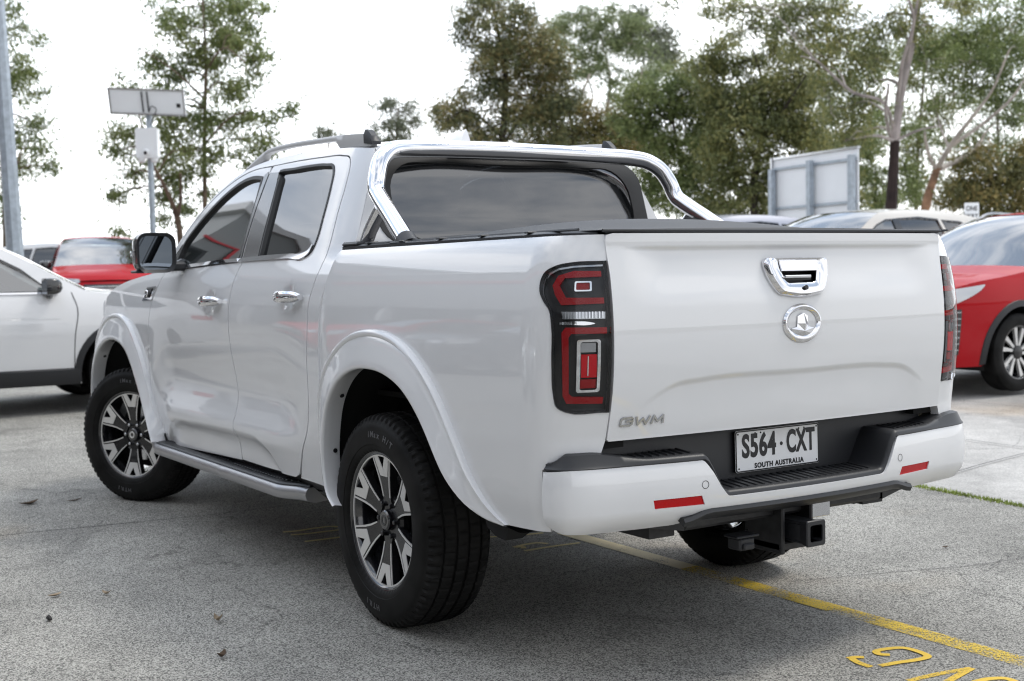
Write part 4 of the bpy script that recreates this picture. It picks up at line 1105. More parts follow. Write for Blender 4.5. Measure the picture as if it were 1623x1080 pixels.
# ---------------------------------------------------------------- ground
def ground_mat(name, c1, c2, c3, scale, lo=.3, hi=1.5):
    m = bpy.data.materials.new(name); m.use_nodes = True; t = m.node_tree; b = t.nodes['Principled BSDF']; n = t.nodes.new; l = t.links.new
    co = n('ShaderNodeTexCoord'); v = n('ShaderNodeTexVoronoi'); v.inputs['Scale'].default_value = scale; v.inputs['Randomness'].default_value = 1
    n1 = n('ShaderNodeTexNoise'); n1.inputs['Scale'].default_value = scale*.8; n1.inputs['Detail'].default_value = 5; n1.inputs['Roughness'].default_value = .7
    n2 = n('ShaderNodeTexNoise'); n2.inputs['Scale'].default_value = .55; n2.inputs['Detail'].default_value = 8; n2.inputs['Roughness'].default_value = .62
    n3 = n('ShaderNodeTexNoise'); n3.inputs['Scale'].default_value = 6; n3.inputs['Detail'].default_value = 8; n3.inputs['Roughness'].default_value = .65
    for q in (v, n1, n2, n3): l(co.outputs['Object'], q.inputs['Vector'])
    r = n('ShaderNodeValToRGB'); e = r.color_ramp.elements; e[0].position = .36; e[0].color = (*c1, 1); e[1].position = .66; e[1].color = (*c3, 1)
    k = e.new(.49); k.color = (*c2, 1); l(n1.outputs['Fac'], r.inputs['Fac'])
    # single aggregate stones: each cell its own tone
    sc = n('ShaderNodeSeparateColor'); l(v.outputs['Color'], sc.inputs[0]); mr = n('ShaderNodeValToRGB'); e2 = mr.color_ramp.elements
    e2[0].position = .0; e2[0].color = (lo, lo, lo, 1); e2[1].position = 1; e2[1].color = (hi, hi, hi, 1); q_ = e2.new(.30); q_.color = (lo*1.5, lo*1.5, lo*1.5, 1); q_ = e2.new(.44); q_.color = (.95, .95, .95, 1)
    l(sc.outputs[0], mr.inputs['Fac'])
    mu = n('ShaderNodeMixRGB'); mu.blend_type = 'MULTIPLY'; mu.inputs['Fac'].default_value = 1; l(r.outputs[0], mu.inputs['Color1']); l(mr.outputs[0], mu.inputs['Color2'])
    m2 = n('ShaderNodeMapRange'); m2.inputs['From Min'].default_value = .3; m2.inputs['From Max'].default_value = .7; m2.inputs['To Min'].default_value = .66; m2.inputs['To Max'].default_value = 1.28; l(n2.outputs['Fac'], m2.inputs['Value'])
    m3 = n('ShaderNodeMapRange'); m3.inputs['From Min'].default_value = .3; m3.inputs['From Max'].default_value = .7; m3.inputs['To Min'].default_value = .88; m3.inputs['To Max'].default_value = 1.10; l(n3.outputs['Fac'], m3.inputs['Value'])
    x = n('ShaderNodeMath'); x.operation = 'MULTIPLY'; l(m2.outputs[0], x.inputs[0]); l(m3.outputs[0], x.inputs[1])
    mu2 = n('ShaderNodeMixRGB'); mu2.blend_type = 'MULTIPLY'; mu2.inputs['Fac'].default_value = 1; l(mu.outputs[0], mu2.inputs['Color1']); l(x.outputs[0], mu2.inputs['Color2'])
    # rusty stains
    n4 = n('ShaderNodeTexNoise'); n4.inputs['Scale'].default_value = .42; n4.inputs['Detail'].default_value = 5; l(co.outputs['Object'], n4.inputs['Vector'])
    m4 = n('ShaderNodeMapRange'); m4.inputs['From Min'].default_value = .58; m4.inputs['From Max'].default_value = .72; m4.inputs['To Max'].default_value = .6; l(n4.outputs['Fac'], m4.inputs['Value'])
    mu3 = n('ShaderNodeMixRGB'); mu3.blend_type = 'MULTIPLY'; mu3.inputs['Color2'].default_value = (1.0, .80, .58, 1); l(m4.outputs[0], mu3.inputs['Fac']); l(mu2.outputs[0], mu3.inputs['Color1'])
    n5 = n('ShaderNodeTexNoise'); n5.inputs['Scale'].default_value = 1.5; n5.inputs['Detail'].default_value = 5; n5.inputs['Distortion'].default_value = .6; l(co.outputs['Object'], n5.inputs['Vector'])
    m5 = n('ShaderNodeMapRange'); m5.inputs['From Min'].default_value = .57; m5.inputs['From Max'].default_value = .70; m5.inputs['To Min'].default_value = 1; m5.inputs['To Max'].default_value = .70; l(n5.outputs['Fac'], m5.inputs['Value'])
    mu5 = n('ShaderNodeMixRGB'); mu5.blend_type = 'MULTIPLY'; mu5.inputs['Fac'].default_value = 1; l(mu3.outputs[0], mu5.inputs['Color1']); l(m5.outputs[0], mu5.inputs['Color2']); mu3 = mu5
    # fine cracks
    vc = n('ShaderNodeTexVoronoi'); vc.feature = 'DISTANCE_TO_EDGE'; vc.inputs['Scale'].default_value = .45; nn = n('ShaderNodeTexNoise'); nn.inputs['Scale'].default_value = 3; nn.inputs['Detail'].default_value = 6
    ad = n('ShaderNodeVectorMath'); ad.operation = 'MULTIPLY_ADD'; l(co.outputs['Object'], ad.inputs[2]); l(nn.outputs['Color'], ad.inputs[0]); ad.inputs[1].default_value = (.5, .5, .5)
    l(co.outputs['Object'], nn.inputs['Vector']); l(ad.outputs[0], vc.inputs['Vector'])
    mc = n('ShaderNodeMapRange'); mc.inputs['From Min'].default_value = .0008; mc.inputs['From Max'].default_value = .0022; mc.inputs['To Min'].default_value = .45; mc.inputs['To Max'].default_value = 1; l(vc.outputs['Distance'], mc.inputs['Value'])
    mu4 = n('ShaderNodeMixRGB'); mu4.blend_type = 'MULTIPLY'; mu4.inputs['Fac'].default_value = .8; l(mu3.outputs[0], mu4.inputs['Color1']); l(mc.outputs[0], mu4.inputs['Color2'])
    l(mu4.outputs[0], b.inputs['Base Color']); b.inputs['Roughness'].default_value = .88
    bp = n('ShaderNodeBump'); bp.inputs['Strength'].default_value = .55; bp.inputs['Distance'].default_value = .004; l(sc.outputs[1], bp.inputs['Height']); l(bp.outputs[0], b.inputs['Normal'])
    MATS[name] = m; return m
ground_mat('asphalt', (.19, .183, .163), (.345, .335, .305), (.55, .535, .485), 215, .26, 1.30)
ground_mat('concrete', (.33, .32, .30), (.43, .42, .40), (.54, .52, .49), 120, .75, 1.1)
mat('soil', (.16, .13, .09), .95, var=(2, .3)); mat('grass', (.26, .32, .07), .8, var=(3, .35)); mat('joint', (.05, .05, .048), .9)
def gzf(x, y): return .0155*max(0, min(45, (x+4.08)*.843-(y-2.94)*.538)-7.5)
def sheet(name, poly, z, m, step=2.0):
    o = panel(name, poly, lambda u, v: (u, v, gzf(u, v)+z), m, None, step=step, flange=0, flip=True); o['kind'] = 'structure'; return o
sheet('ground', [(-200, -200), (200, -200), (200, 200), (-200, 200)], -.30, 'soil', 10)
sheet('asphalt_lot', [(-30, 4.0), (-30, 14.5), (60, 14.5), (60, -9.2), (3.2, -3.12), (0, -2.79), (-30, .30)], 0.0, 'asphalt', 1.5)
sheet('concrete_lane', [(-30, .7), (-30, -60), (90, -60), (90, -8.0), (3.2, -3.05), (0, -2.72)], -.012, 'concrete', 1.5)
TREES = [
('gum_tree', 'gum tree half out of frame behind the leaning lamp post', (29.77, -3.62, 0.38), [(0.08, 7.74, 0.63, 0.35), (0.63, 7.49, 0.4, 0.29), (0.23, 7.11, 0.48, 0.4), (0.91, 7.01, 0.16, 0.13), (0.06, 6.4, 0.71, 0.44), (0.76, 6.1, 0.25, 0.22), (0.83, 5.59, 0.24, 0.22), (0.12, 5.6, 0.63, 0.48), (0.74, 4.88, 0.29, 0.29), (0.1, 4.73, 0.71, 0.4), (0.89, 4.24, 0.24, 0.16), (1.12, 3.81, 0.19, 0.14), (0.64, 3.82, 0.4, 0.25), (0.01, 3.71, 0.51, 0.35), (0.15, 2.99, 0.29, 0.29), (-0.02, 2.52, 0.22, 0.19)], [[(0.0, -0.1, 0.143), (0.08, 3.23, 0.111), (0.03, 5.13, 0.079), (0.12, 7.03, 0.048), (0.17, 8.29, 0.032)], [(0.03, 2.76, 0.063), (0.48, 3.54, 0.048), (0.88, 4.01, 0.019)], [(0.07, 4.81, 0.063), (0.52, 5.6, 0.032), (0.84, 6.06, 0.016)]], 'leaf_green', 'bark_brown', 1.0, 0.17, 0.45),
('gum_tree', 'tall narrow gum tree behind the solar panel pole, between lamp post and pickup roof', (25.12, -7.19, 0.35), [(0.19, 7.32, 1.19, 0.33), (-0.41, 6.89, 0.67, 0.37), (0.4, 6.73, 0.89, 0.45), (1.08, 7.16, 0.52, 0.3), (-1.02, 6.19, 0.39, 0.24), (-0.8, 5.71, 0.67, 0.42), (0.09, 5.99, 0.74, 0.56), (0.99, 6.42, 0.45, 0.3), (1.21, 6.04, 0.48, 0.33), (1.47, 5.59, 0.42, 0.22), (-1.85, 5.58, 0.39, 0.21), (0.75, 5.38, 0.67, 0.37), (-1.41, 5.05, 0.39, 0.22), (-0.6, 4.82, 0.74, 0.42), (0.29, 4.65, 0.67, 0.48), (-1.8, 4.32, 0.45, 0.33), (-2.03, 3.88, 0.27, 0.21), (-1.13, 4.01, 0.67, 0.42), (-0.25, 3.85, 0.62, 0.48), (1.18, 4.71, 0.39, 0.27), (1.85, 4.69, 0.37, 0.18), (2.15, 4.79, 0.18, 0.12), (0.95, 4.19, 0.45, 0.27), (1.62, 4.25, 0.27, 0.21), (1.54, 3.91, 0.33, 0.18), (0.49, 3.58, 0.48, 0.27), (1.09, 3.57, 0.24, 0.13), (-1.59, 3.35, 0.37, 0.24), (-0.55, 3.26, 0.53, 0.33), (-1.9, 2.91, 0.15, 0.1), (-1.08, 2.87, 0.48, 0.18), (-1.84, 2.05, 0.36, 0.12), (0.11, 2.95, 0.21, 0.18), (-0.92, 2.3, 0.24, 0.12), (-0.34, 2.66, 0.21, 0.13)], [[(0.0, -0.1, 0.104), (0.04, 2.58, 0.089), (0.09, 4.51, 0.074), (0.17, 5.99, 0.059), (0.14, 7.47, 0.037)], [(-0.55, 1.11, 0.119), (-0.54, 2.44, 0.104), (-0.69, 3.04, 0.067), (-0.89, 3.64, 0.045), (-1.04, 4.83, 0.022)], [(-0.51, 2.37, 0.074), (-0.25, 2.73, 0.052), (-0.06, 3.25, 0.037)], [(0.08, 4.06, 0.045), (0.88, 4.57, 0.03), (1.78, 4.7, 0.015)], [(0.12, 5.1, 0.045), (-0.43, 5.7, 0.03), (-1.02, 6.09, 0.015)], [(0.13, 5.69, 0.045), (0.76, 6.13, 0.03), (1.42, 5.67, 0.015)]], 'leaf_green', 'bark_brown', 1.0, 0.17, 0.45),
('gum_tree', 'small distant tree top just above the roof rail', (64.95, -28.51, 1.05), [(0.09, 8.8, 0.67, 0.3), (0.65, 8.49, 0.74, 0.3), (-0.47, 8.51, 0.37, 0.22)], [[(0.0, -0.1, 0.149), (0.16, 8.5, 0.074)]], 'leaf_grey', 'bark_brown', 0.8, 0.3, 0.8),
('gum_tree', 'small distant round tree above the left end of the sports bar', (51.23, -25.8, 0.84), [(-0.33, 8.53, 0.49, 0.49), (0.38, 8.73, 0.61, 0.28), (0.99, 8.32, 0.34, 0.43), (0.21, 7.81, 0.86, 0.46), (-0.56, 7.68, 0.43, 0.49), (0.82, 7.5, 0.46, 0.37), (0.19, 7.05, 1.04, 0.28)], [[(0.0, -0.1, 0.184), (0.2, 7.2, 0.107), (0.28, 8.43, 0.046)], [(0.19, 6.9, 0.092), (-0.46, 7.98, 0.046)]], 'leaf_grey', 'bark_brown', 0.9, 0.3, 0.7),
('gum_tree', 'dark bushy tree rising behind the roof aerial', (24.69, -15.26, 0.41), [(-0.28, 7.94, 0.81, 0.37), (0.13, 7.46, 0.81, 0.47), (-0.8, 7.34, 0.37, 0.34), (-0.96, 7.48, 0.2, 0.2), (-0.47, 6.88, 0.59, 0.42), (0.11, 6.36, 0.84, 0.59), (0.71, 6.77, 0.76, 0.59), (1.17, 7.18, 0.3, 0.2), (-0.32, 5.78, 0.61, 0.42), (0.6, 5.6, 0.84, 0.59), (-1.0, 5.63, 0.2, 0.17), (-1.22, 5.26, 0.37, 0.24), (-0.93, 4.96, 0.57, 0.27), (0.08, 4.85, 1.01, 0.47), (1.15, 6.01, 0.54, 0.54), (1.26, 4.91, 0.67, 0.51), (-1.52, 4.8, 0.2, 0.13), (-1.35, 4.88, 0.24, 0.13), (-0.57, 6.16, 0.3, 0.27), (0.91, 4.25, 0.84, 0.37), (-0.6, 4.36, 0.67, 0.24), (-1.77, 5.14, 0.17, 0.13), (1.46, 6.42, 0.37, 0.44), (1.61, 5.58, 0.44, 0.44)], [[(0.0, -0.1, 0.202), (-0.02, 3.93, 0.152), (0.11, 6.11, 0.101), (-0.2, 7.97, 0.042)], [(0.02, 4.26, 0.084), (0.94, 5.76, 0.051), (1.13, 7.1, 0.02)], [(0.02, 4.43, 0.084), (-0.92, 5.12, 0.034), (-1.44, 4.8, 0.017)]], 'leaf_dark', 'bark_dark', 1.45, 0.17, 0.45),
('gum_tree', 'pale round-topped gum with bare white limbs behind the sports bar', (29.5, -22.6, 0.53), [(-0.77, 9.08, 1.0, 0.37), (-1.44, 8.6, 0.62, 0.46), (-0.37, 8.41, 1.04, 0.52), (0.67, 8.14, 0.71, 0.42), (-1.0, 7.84, 0.79, 0.33), (0.37, 8.81, 0.62, 0.33), (-0.38, 7.48, 0.71, 0.29), (0.86, 7.04, 0.62, 0.33), (-1.32, 7.23, 0.46, 0.21), (-1.62, 8.02, 0.37, 0.29), (-0.08, 6.85, 0.5, 0.21), (1.26, 6.51, 0.52, 0.33), (1.59, 7.23, 0.46, 0.29), (-0.81, 7.17, 0.54, 0.25), (0.32, 6.32, 0.54, 0.29), (-1.81, 8.86, 0.33, 0.29), (0.89, 8.59, 0.46, 0.33)], [[(0.1, -0.1, 0.208), (0.19, 4.66, 0.166), (-0.17, 5.71, 0.104), (-0.06, 6.95, 0.062), (-0.37, 8.41, 0.031)], [(0.14, 4.66, 0.146), (-0.64, 5.26, 0.104), (-1.14, 5.89, 0.083), (-0.81, 6.97, 0.052)], [(-0.94, 5.72, 0.062), (-0.65, 6.55, 0.042), (-1.11, 7.6, 0.025)], [(0.18, 4.56, 0.104), (0.62, 5.69, 0.062), (0.86, 7.14, 0.031)], [(-0.17, 5.71, 0.062), (0.64, 6.52, 0.042), (1.07, 7.35, 0.021)]], 'leaf_pale', 'bark_white', 1.2, 0.17, 0.45),
('tree', 'dark domed tree top furthest back behind the pale round-topped gum', (46.15, -37.45, 0.88), [(-0.7, 13.08, 0.82, 0.44), (0.4, 12.36, 0.95, 0.51), (1.24, 11.46, 0.51, 0.51), (-0.1, 11.26, 1.27, 0.48), (0.84, 10.77, 0.7, 0.25)], [[(0.0, -0.1, 0.19), (0.23, 11.73, 0.095)]], 'leaf_grey', 'bark_dark', 2.2, 0.34, 0.9),
('wattle_tree', 'orange-tinged bushy tree low behind the right half of the sports bar', (25.33, -17.98, 0.44), [(-0.26, 5.56, 0.53, 0.36), (0.44, 5.01, 0.8, 0.45), (-0.37, 4.67, 0.71, 0.45), (0.79, 4.47, 0.89, 0.36), (-0.02, 4.22, 1.07, 0.32), (-0.8, 5.39, 0.45, 0.36), (1.68, 4.63, 0.53, 0.36), (1.85, 4.18, 0.89, 0.39), (1.42, 4.99, 0.62, 0.36), (0.96, 4.29, 0.71, 0.36), (0.45, 5.46, 0.36, 0.25)], [[(0.0, -0.1, 0.143), (0.07, 4.4, 0.089), (-0.08, 5.47, 0.036)]], 'leaf_orange', 'bark_dark', 1.6, 0.17, 0.45),
('tree', 'green leafy tree right of the sports bar, left of the billboard', (21.33, -18.64, 0.4), [(-1.05, 5.42, 0.59, 0.36), (0.5, 5.47, 0.49, 0.39), (-0.06, 5.89, 0.56, 0.26), (0.99, 5.21, 0.56, 0.46), (-1.31, 4.69, 0.49, 0.39), (0.64, 4.0, 0.65, 0.49), (-0.32, 5.4, 0.74, 0.41), (-0.74, 4.68, 0.74, 0.52), (0.16, 4.9, 0.74, 0.52), (0.31, 4.0, 0.98, 0.46), (-0.34, 3.93, 0.65, 0.42), (0.21, 3.19, 1.06, 0.52), (-0.69, 3.21, 0.65, 0.49), (-0.04, 2.54, 1.14, 0.33), (0.65, 4.57, 0.49, 0.49)], [[(0.0, -0.1, 0.147), (-0.03, 3.27, 0.098), (-0.32, 5.07, 0.041)], [(-0.0, 2.95, 0.065), (0.48, 4.57, 0.033)]], 'leaf_green', 'bark_dark', 1.5, 0.17, 0.45),
('tree', 'broad olive tree directly behind the billboard', (18.84, -18.82, 0.36), [(-1.44, 5.76, 0.28, 0.31), (0.57, 6.26, 0.61, 0.37), (-0.66, 6.36, 0.4, 0.28), (1.0, 4.94, 0.55, 0.46), (1.45, 4.17, 0.46, 0.52), (1.75, 3.55, 0.52, 0.46), (2.19, 2.77, 0.55, 0.52), (-0.98, 5.44, 0.46, 0.54), (-1.12, 6.06, 0.25, 0.25), (-0.46, 4.74, 0.61, 0.58), (-0.36, 5.89, 0.55, 0.4), (0.16, 5.11, 0.77, 0.64), (-0.08, 4.2, 1.0, 0.64), (0.77, 4.64, 0.69, 0.69), (0.94, 5.56, 0.55, 0.46), (-0.56, 3.29, 0.92, 0.58), (0.28, 3.04, 0.92, 0.61), (-0.73, 2.45, 1.07, 0.31), (0.8, 2.5, 0.92, 0.38), (1.21, 3.79, 0.49, 0.61), (1.43, 2.94, 0.46, 0.46), (-0.93, 4.22, 0.46, 0.46)], [[(0.0, -0.1, 0.184), (-0.03, 3.12, 0.123), (0.24, 5.11, 0.061), (-0.05, 6.19, 0.023)], [(0.01, 3.43, 0.077), (-0.68, 5.13, 0.031)], [(0.03, 3.74, 0.077), (1.04, 5.4, 0.031)]], 'leaf_olive', 'bark_dark', 1.5, 0.17, 0.45),
('gum_tree', 'tall gum with black lower trunk and long bare limbs, right of the billboard', (14.36, -18.4, 0.3), [(-3.39, 6.49, 0.74, 0.21), (-4.26, 6.61, 0.67, 0.11), (-2.52, 6.34, 0.7, 0.32), (-1.66, 6.11, 0.6, 0.37), (-0.92, 6.36, 0.64, 0.27), (-0.12, 6.21, 0.45, 0.29), (1.02, 6.38, 0.53, 0.24), (1.56, 6.39, 0.27, 0.16), (-2.13, 5.8, 0.53, 0.27), (-3.0, 5.97, 0.29, 0.21), (-1.13, 5.6, 0.6, 0.37), (-1.54, 5.17, 0.4, 0.27), (-0.6, 5.33, 0.45, 0.27), (-0.83, 4.33, 0.45, 0.29), (-1.3, 4.14, 0.29, 0.24), (-0.28, 4.85, 0.27, 0.19), (-0.97, 3.6, 0.53, 0.32), (-0.5, 3.85, 0.29, 0.24), (0.48, 6.31, 0.27, 0.16), (-1.42, 4.61, 0.27, 0.16), (-2.73, 6.1, 0.53, 0.27), (-1.92, 6.42, 0.67, 0.24), (-0.73, 5.93, 0.53, 0.29), (0.21, 5.78, 0.27, 0.24), (-0.2, 5.32, 0.35, 0.27), (-1.81, 5.42, 0.45, 0.27), (-1.02, 4.87, 0.45, 0.27), (-0.49, 4.59, 0.35, 0.24), (0.74, 5.9, 0.29, 0.19), (1.28, 6.16, 0.35, 0.19)], [[(-0.01, -0.1, 0.214), (0.01, 2.04, 0.194), (0.05, 2.71, 0.187), (0.1, 3.58, 0.167)], [(0.1, 3.58, 0.167), (0.13, 3.84, 0.16), (0.27, 4.71, 0.127), (0.48, 5.64, 0.094), (0.67, 6.7, 0.067)], [(0.07, 3.84, 0.067), (-0.25, 4.32, 0.056), (-1.02, 4.49, 0.053), (-1.62, 4.85, 0.04), (-2.28, 5.26, 0.021)], [(0.02, 3.64, 0.067), (-0.29, 4.12, 0.053), (-0.42, 4.59, 0.04)], [(0.15, 4.38, 0.08), (0.02, 5.11, 0.06), (-0.01, 5.78, 0.047), (-0.45, 6.19, 0.033), (-1.05, 6.5, 0.02)], [(0.35, 5.17, 0.067), (0.26, 5.91, 0.053), (0.17, 6.58, 0.04)], [(0.56, 5.97, 0.053), (0.95, 6.27, 0.04), (1.29, 6.45, 0.027)], [(0.1, 3.58, 0.053), (0.43, 3.74, 0.04), (0.77, 3.79, 0.027)], [(-1.62, 4.85, 0.027), (-1.92, 4.99, 0.02), (-2.35, 5.05, 0.013)]], 'leaf_olive', 'bark_gum', 1.0, 0.15, 0.45),
('gum_tree', 'spreading gum with peeling orange trunk, behind the one way sign', (15.67, -20.99, 0.34), [(0.66, 6.05, 0.58, 0.44), (1.39, 6.18, 0.66, 0.44), (2.05, 6.35, 0.53, 0.44), (0.14, 5.59, 0.26, 0.26), (0.94, 5.5, 0.76, 0.44), (1.82, 5.48, 0.61, 0.44), (2.29, 5.84, 0.38, 0.38), (1.52, 4.95, 0.5, 0.23), (0.42, 5.17, 0.29, 0.18), (2.25, 4.89, 0.32, 0.32), (2.09, 4.31, 0.35, 0.26), (0.71, 4.77, 0.32, 0.18), (2.43, 6.71, 0.29, 0.29), (-0.07, 5.96, 0.32, 0.32), (0.3, 6.17, 0.32, 0.23), (1.1, 5.86, 0.58, 0.35), (1.7, 6.73, 0.44, 0.2), (1.23, 5.13, 0.5, 0.23), (1.95, 4.6, 0.38, 0.2), (0.34, 4.71, 0.26, 0.18)], [[(-0.06, -0.1, 0.204), (0.03, 2.02, 0.175), (0.19, 2.67, 0.161), (0.36, 3.16, 0.131)], [(0.36, 3.16, 0.102), (0.47, 3.61, 0.088), (0.7, 4.12, 0.066), (0.93, 4.62, 0.044), (1.09, 5.42, 0.023)], [(0.31, 3.13, 0.073), (-0.0, 3.37, 0.066), (-0.26, 3.73, 0.051), (-0.43, 3.82, 0.037)], [(0.43, 3.13, 0.095), (1.19, 3.44, 0.08), (1.71, 3.72, 0.058), (2.08, 4.09, 0.037)], [(0.5, 3.61, 0.073), (1.13, 4.11, 0.058), (1.51, 4.54, 0.044), (1.81, 5.26, 0.026)], [(0.47, 3.54, 0.051), (0.4, 4.12, 0.038), (0.35, 5.0, 0.022)]], 'leaf_green', 'bark_orange', 1.25, 0.15, 0.45),
('wattle_tree', 'low olive and orange bush at the right edge above the red SUV', (15.1, -22.81, 0.35), [(-0.18, 2.67, 0.74, 0.51), (0.49, 2.88, 0.59, 0.59), (-0.71, 2.5, 0.51, 0.36), (0.72, 3.39, 0.36, 0.36), (-0.39, 3.23, 0.51, 0.24), (-1.15, 2.61, 0.21, 0.33), (0.4, 2.21, 0.74, 0.27), (0.13, 3.62, 0.3, 0.18)], [[(0.0, -0.1, 0.089), (0.04, 2.81, 0.045)]], 'leaf_orange', 'bark_dark', 1.9, 0.17, 0.45),
('wattle_tree', 'low green bush between the black trunk and the billboard', (19.38, -23.55, 0.41), [(-0.11, 3.74, 0.44, 0.4), (-0.53, 3.41, 0.44, 0.44), (1.09, 4.56, 0.34, 0.37), (1.51, 4.38, 0.3, 0.27), (0.33, 4.74, 0.3, 0.27), (0.05, 2.9, 0.44, 0.57), (0.97, 2.88, 0.4, 0.51), (-0.35, 4.33, 0.4, 0.37), (0.29, 2.39, 0.84, 0.2), (0.9, 3.64, 0.37, 0.3)], [[(0.0, -0.1, 0.084), (0.05, 2.9, 0.042)]], 'leaf_green', 'bark_dark', 1.0, 0.17, 0.45),
('gum_tree', 'distant gum tree seen between the billboard and the black-trunked gum', (26.75, -30.61, 0.57), [(-0.86, 6.64, 0.87, 0.87), (0.25, 7.27, 0.98, 0.87), (-0.23, 5.32, 1.09, 0.87), (0.87, 5.74, 0.78, 0.87), (0.4, 4.22, 0.96, 0.87), (-0.7, 3.59, 0.65, 0.87), (1.14, 3.12, 0.87, 0.74), (1.35, 7.9, 0.74, 0.78), (-0.83, 8.16, 0.74, 0.65)], [[(0.0, -0.1, 0.152), (0.08, 4.23, 0.109), (0.25, 7.27, 0.044)], [(0.09, 3.79, 0.065), (0.98, 5.73, 0.033)]], 'leaf_green', 'bark_dark', 1.15, 0.22, 0.7),
('gum_tree', 'distant gum tree seen between the black trunk and the orange trunk', (27.53, -34.95, 0.61), [(-0.08, 7.86, 0.79, 0.93), (0.86, 8.31, 0.84, 0.84), (0.23, 6.23, 0.84, 0.88), (-0.37, 4.85, 0.7, 0.84), (0.91, 5.06, 0.61, 0.79), (0.06, 3.45, 0.84, 0.79), (1.35, 3.65, 0.51, 0.7), (1.29, 6.44, 0.65, 0.61)], [[(0.0, -0.1, 0.163), (0.14, 5.07, 0.093), (0.38, 7.86, 0.047)]], 'leaf_olive', 'bark_brown', 1.1, 0.22, 0.7),
('gum_tree', 'distant gum tree behind the spreading gum at the right edge', (25.27, -36.64, 0.6), [(-0.76, 8.14, 0.82, 0.82), (0.39, 8.57, 0.91, 0.91), (-0.33, 6.54, 0.91, 0.82), (0.69, 6.29, 0.77, 0.91), (-0.92, 5.3, 0.68, 0.64), (0.32, 4.82, 0.91, 0.77), (0.97, 3.33, 0.68, 1.14)], [[(0.0, -0.1, 0.159), (0.05, 4.94, 0.091), (-0.08, 7.67, 0.046)]], 'leaf_pale', 'bark_brown', 0.9, 0.22, 0.7),
]
# ---------------------------------------------------------------- trees: trunk and limbs, crown of leaf clumps round the limb ends
def leaf_mat(name, c1, c2, c3):
    m = bpy.data.materials.new(name); m.use_nodes = True; t = m.node_tree; t.nodes.clear(); n = t.nodes.new; l = t.links.new
    o = n('ShaderNodeOutputMaterial'); g = n('ShaderNodeNewGeometry'); co = n('ShaderNodeTexCoord')
    nz = n('ShaderNodeTexNoise'); nz.inputs['Scale'].default_value = .9; nz.inputs['Detail'].default_value = 3; l(co.outputs['Object'], nz.inputs['Vector'])
    ad = n('ShaderNodeMath'); ad.operation = 'MULTIPLY_ADD'; ad.inputs[1].default_value = .45; l(g.outputs['Random Per Island'], ad.inputs[0]); l(nz.outputs['Fac'], ad.inputs[2])
    r = n('ShaderNodeValToRGB'); e = r.color_ramp.elements; e[0].position = .42; e[0].color = (*c1, 1); e[1].position = 1.0; e[1].color = (*c3, 1); k = e.new(.70); k.color = (*c2, 1); l(ad.outputs[0], r.inputs['Fac'])
    d = n('ShaderNodeBsdfPrincipled'); d.inputs['Roughness'].default_value = .5; l(r.outputs[0], d.inputs['Base Color'])
    tr = n('ShaderNodeBsdfTranslucent'); l(r.outputs[0], tr.inputs['Color']); mx = n('ShaderNodeMixShader'); mx.inputs[0].default_value = .3
    l(d.outputs[0], mx.inputs[1]); l(tr.outputs[0], mx.inputs[2]); l(mx.outputs[0], o.inputs[0]); MATS[name] = m
leaf_mat('leaf_green', (0.078, 0.113, 0.038), (0.182, 0.235, 0.078), (0.348, 0.383, 0.157))
leaf_mat('leaf_dark', (0.073, 0.093, 0.049), (0.173, 0.197, 0.087), (0.369, 0.296, 0.122))
leaf_mat('leaf_grey', (0.087, 0.109, 0.065), (0.160, 0.181, 0.116), (0.246, 0.261, 0.174))
leaf_mat('leaf_pale', (0.109, 0.145, 0.065), (0.217, 0.268, 0.123), (0.362, 0.406, 0.203))
leaf_mat('leaf_olive', (0.088, 0.108, 0.043), (0.196, 0.225, 0.088), (0.392, 0.371, 0.138))
leaf_mat('leaf_orange', (.085, .095, .035), (.20, .20, .075), (.40, .30, .11))
mat('bark_brown', (.16, .12, .085), .9, var=(4, .4)); mat('bark_dark', (.05, .04, .033), .9, var=(4, .4))
mat('bark_white', (.50, .44, .39), .8, var=(3, .3)); mat('bark_gum', (.40, .35, .33), .8, var=(2.2, .45)); mat('bark_orange', (.30, .17, .10), .8, var=(3.5, .7)); mat('bark_black', (.035, .022, .020), .9, var=(5, .4))
UX = (math.sin(YAW), -math.cos(YAW)); WX = (math.cos(YAW), math.sin(YAW))
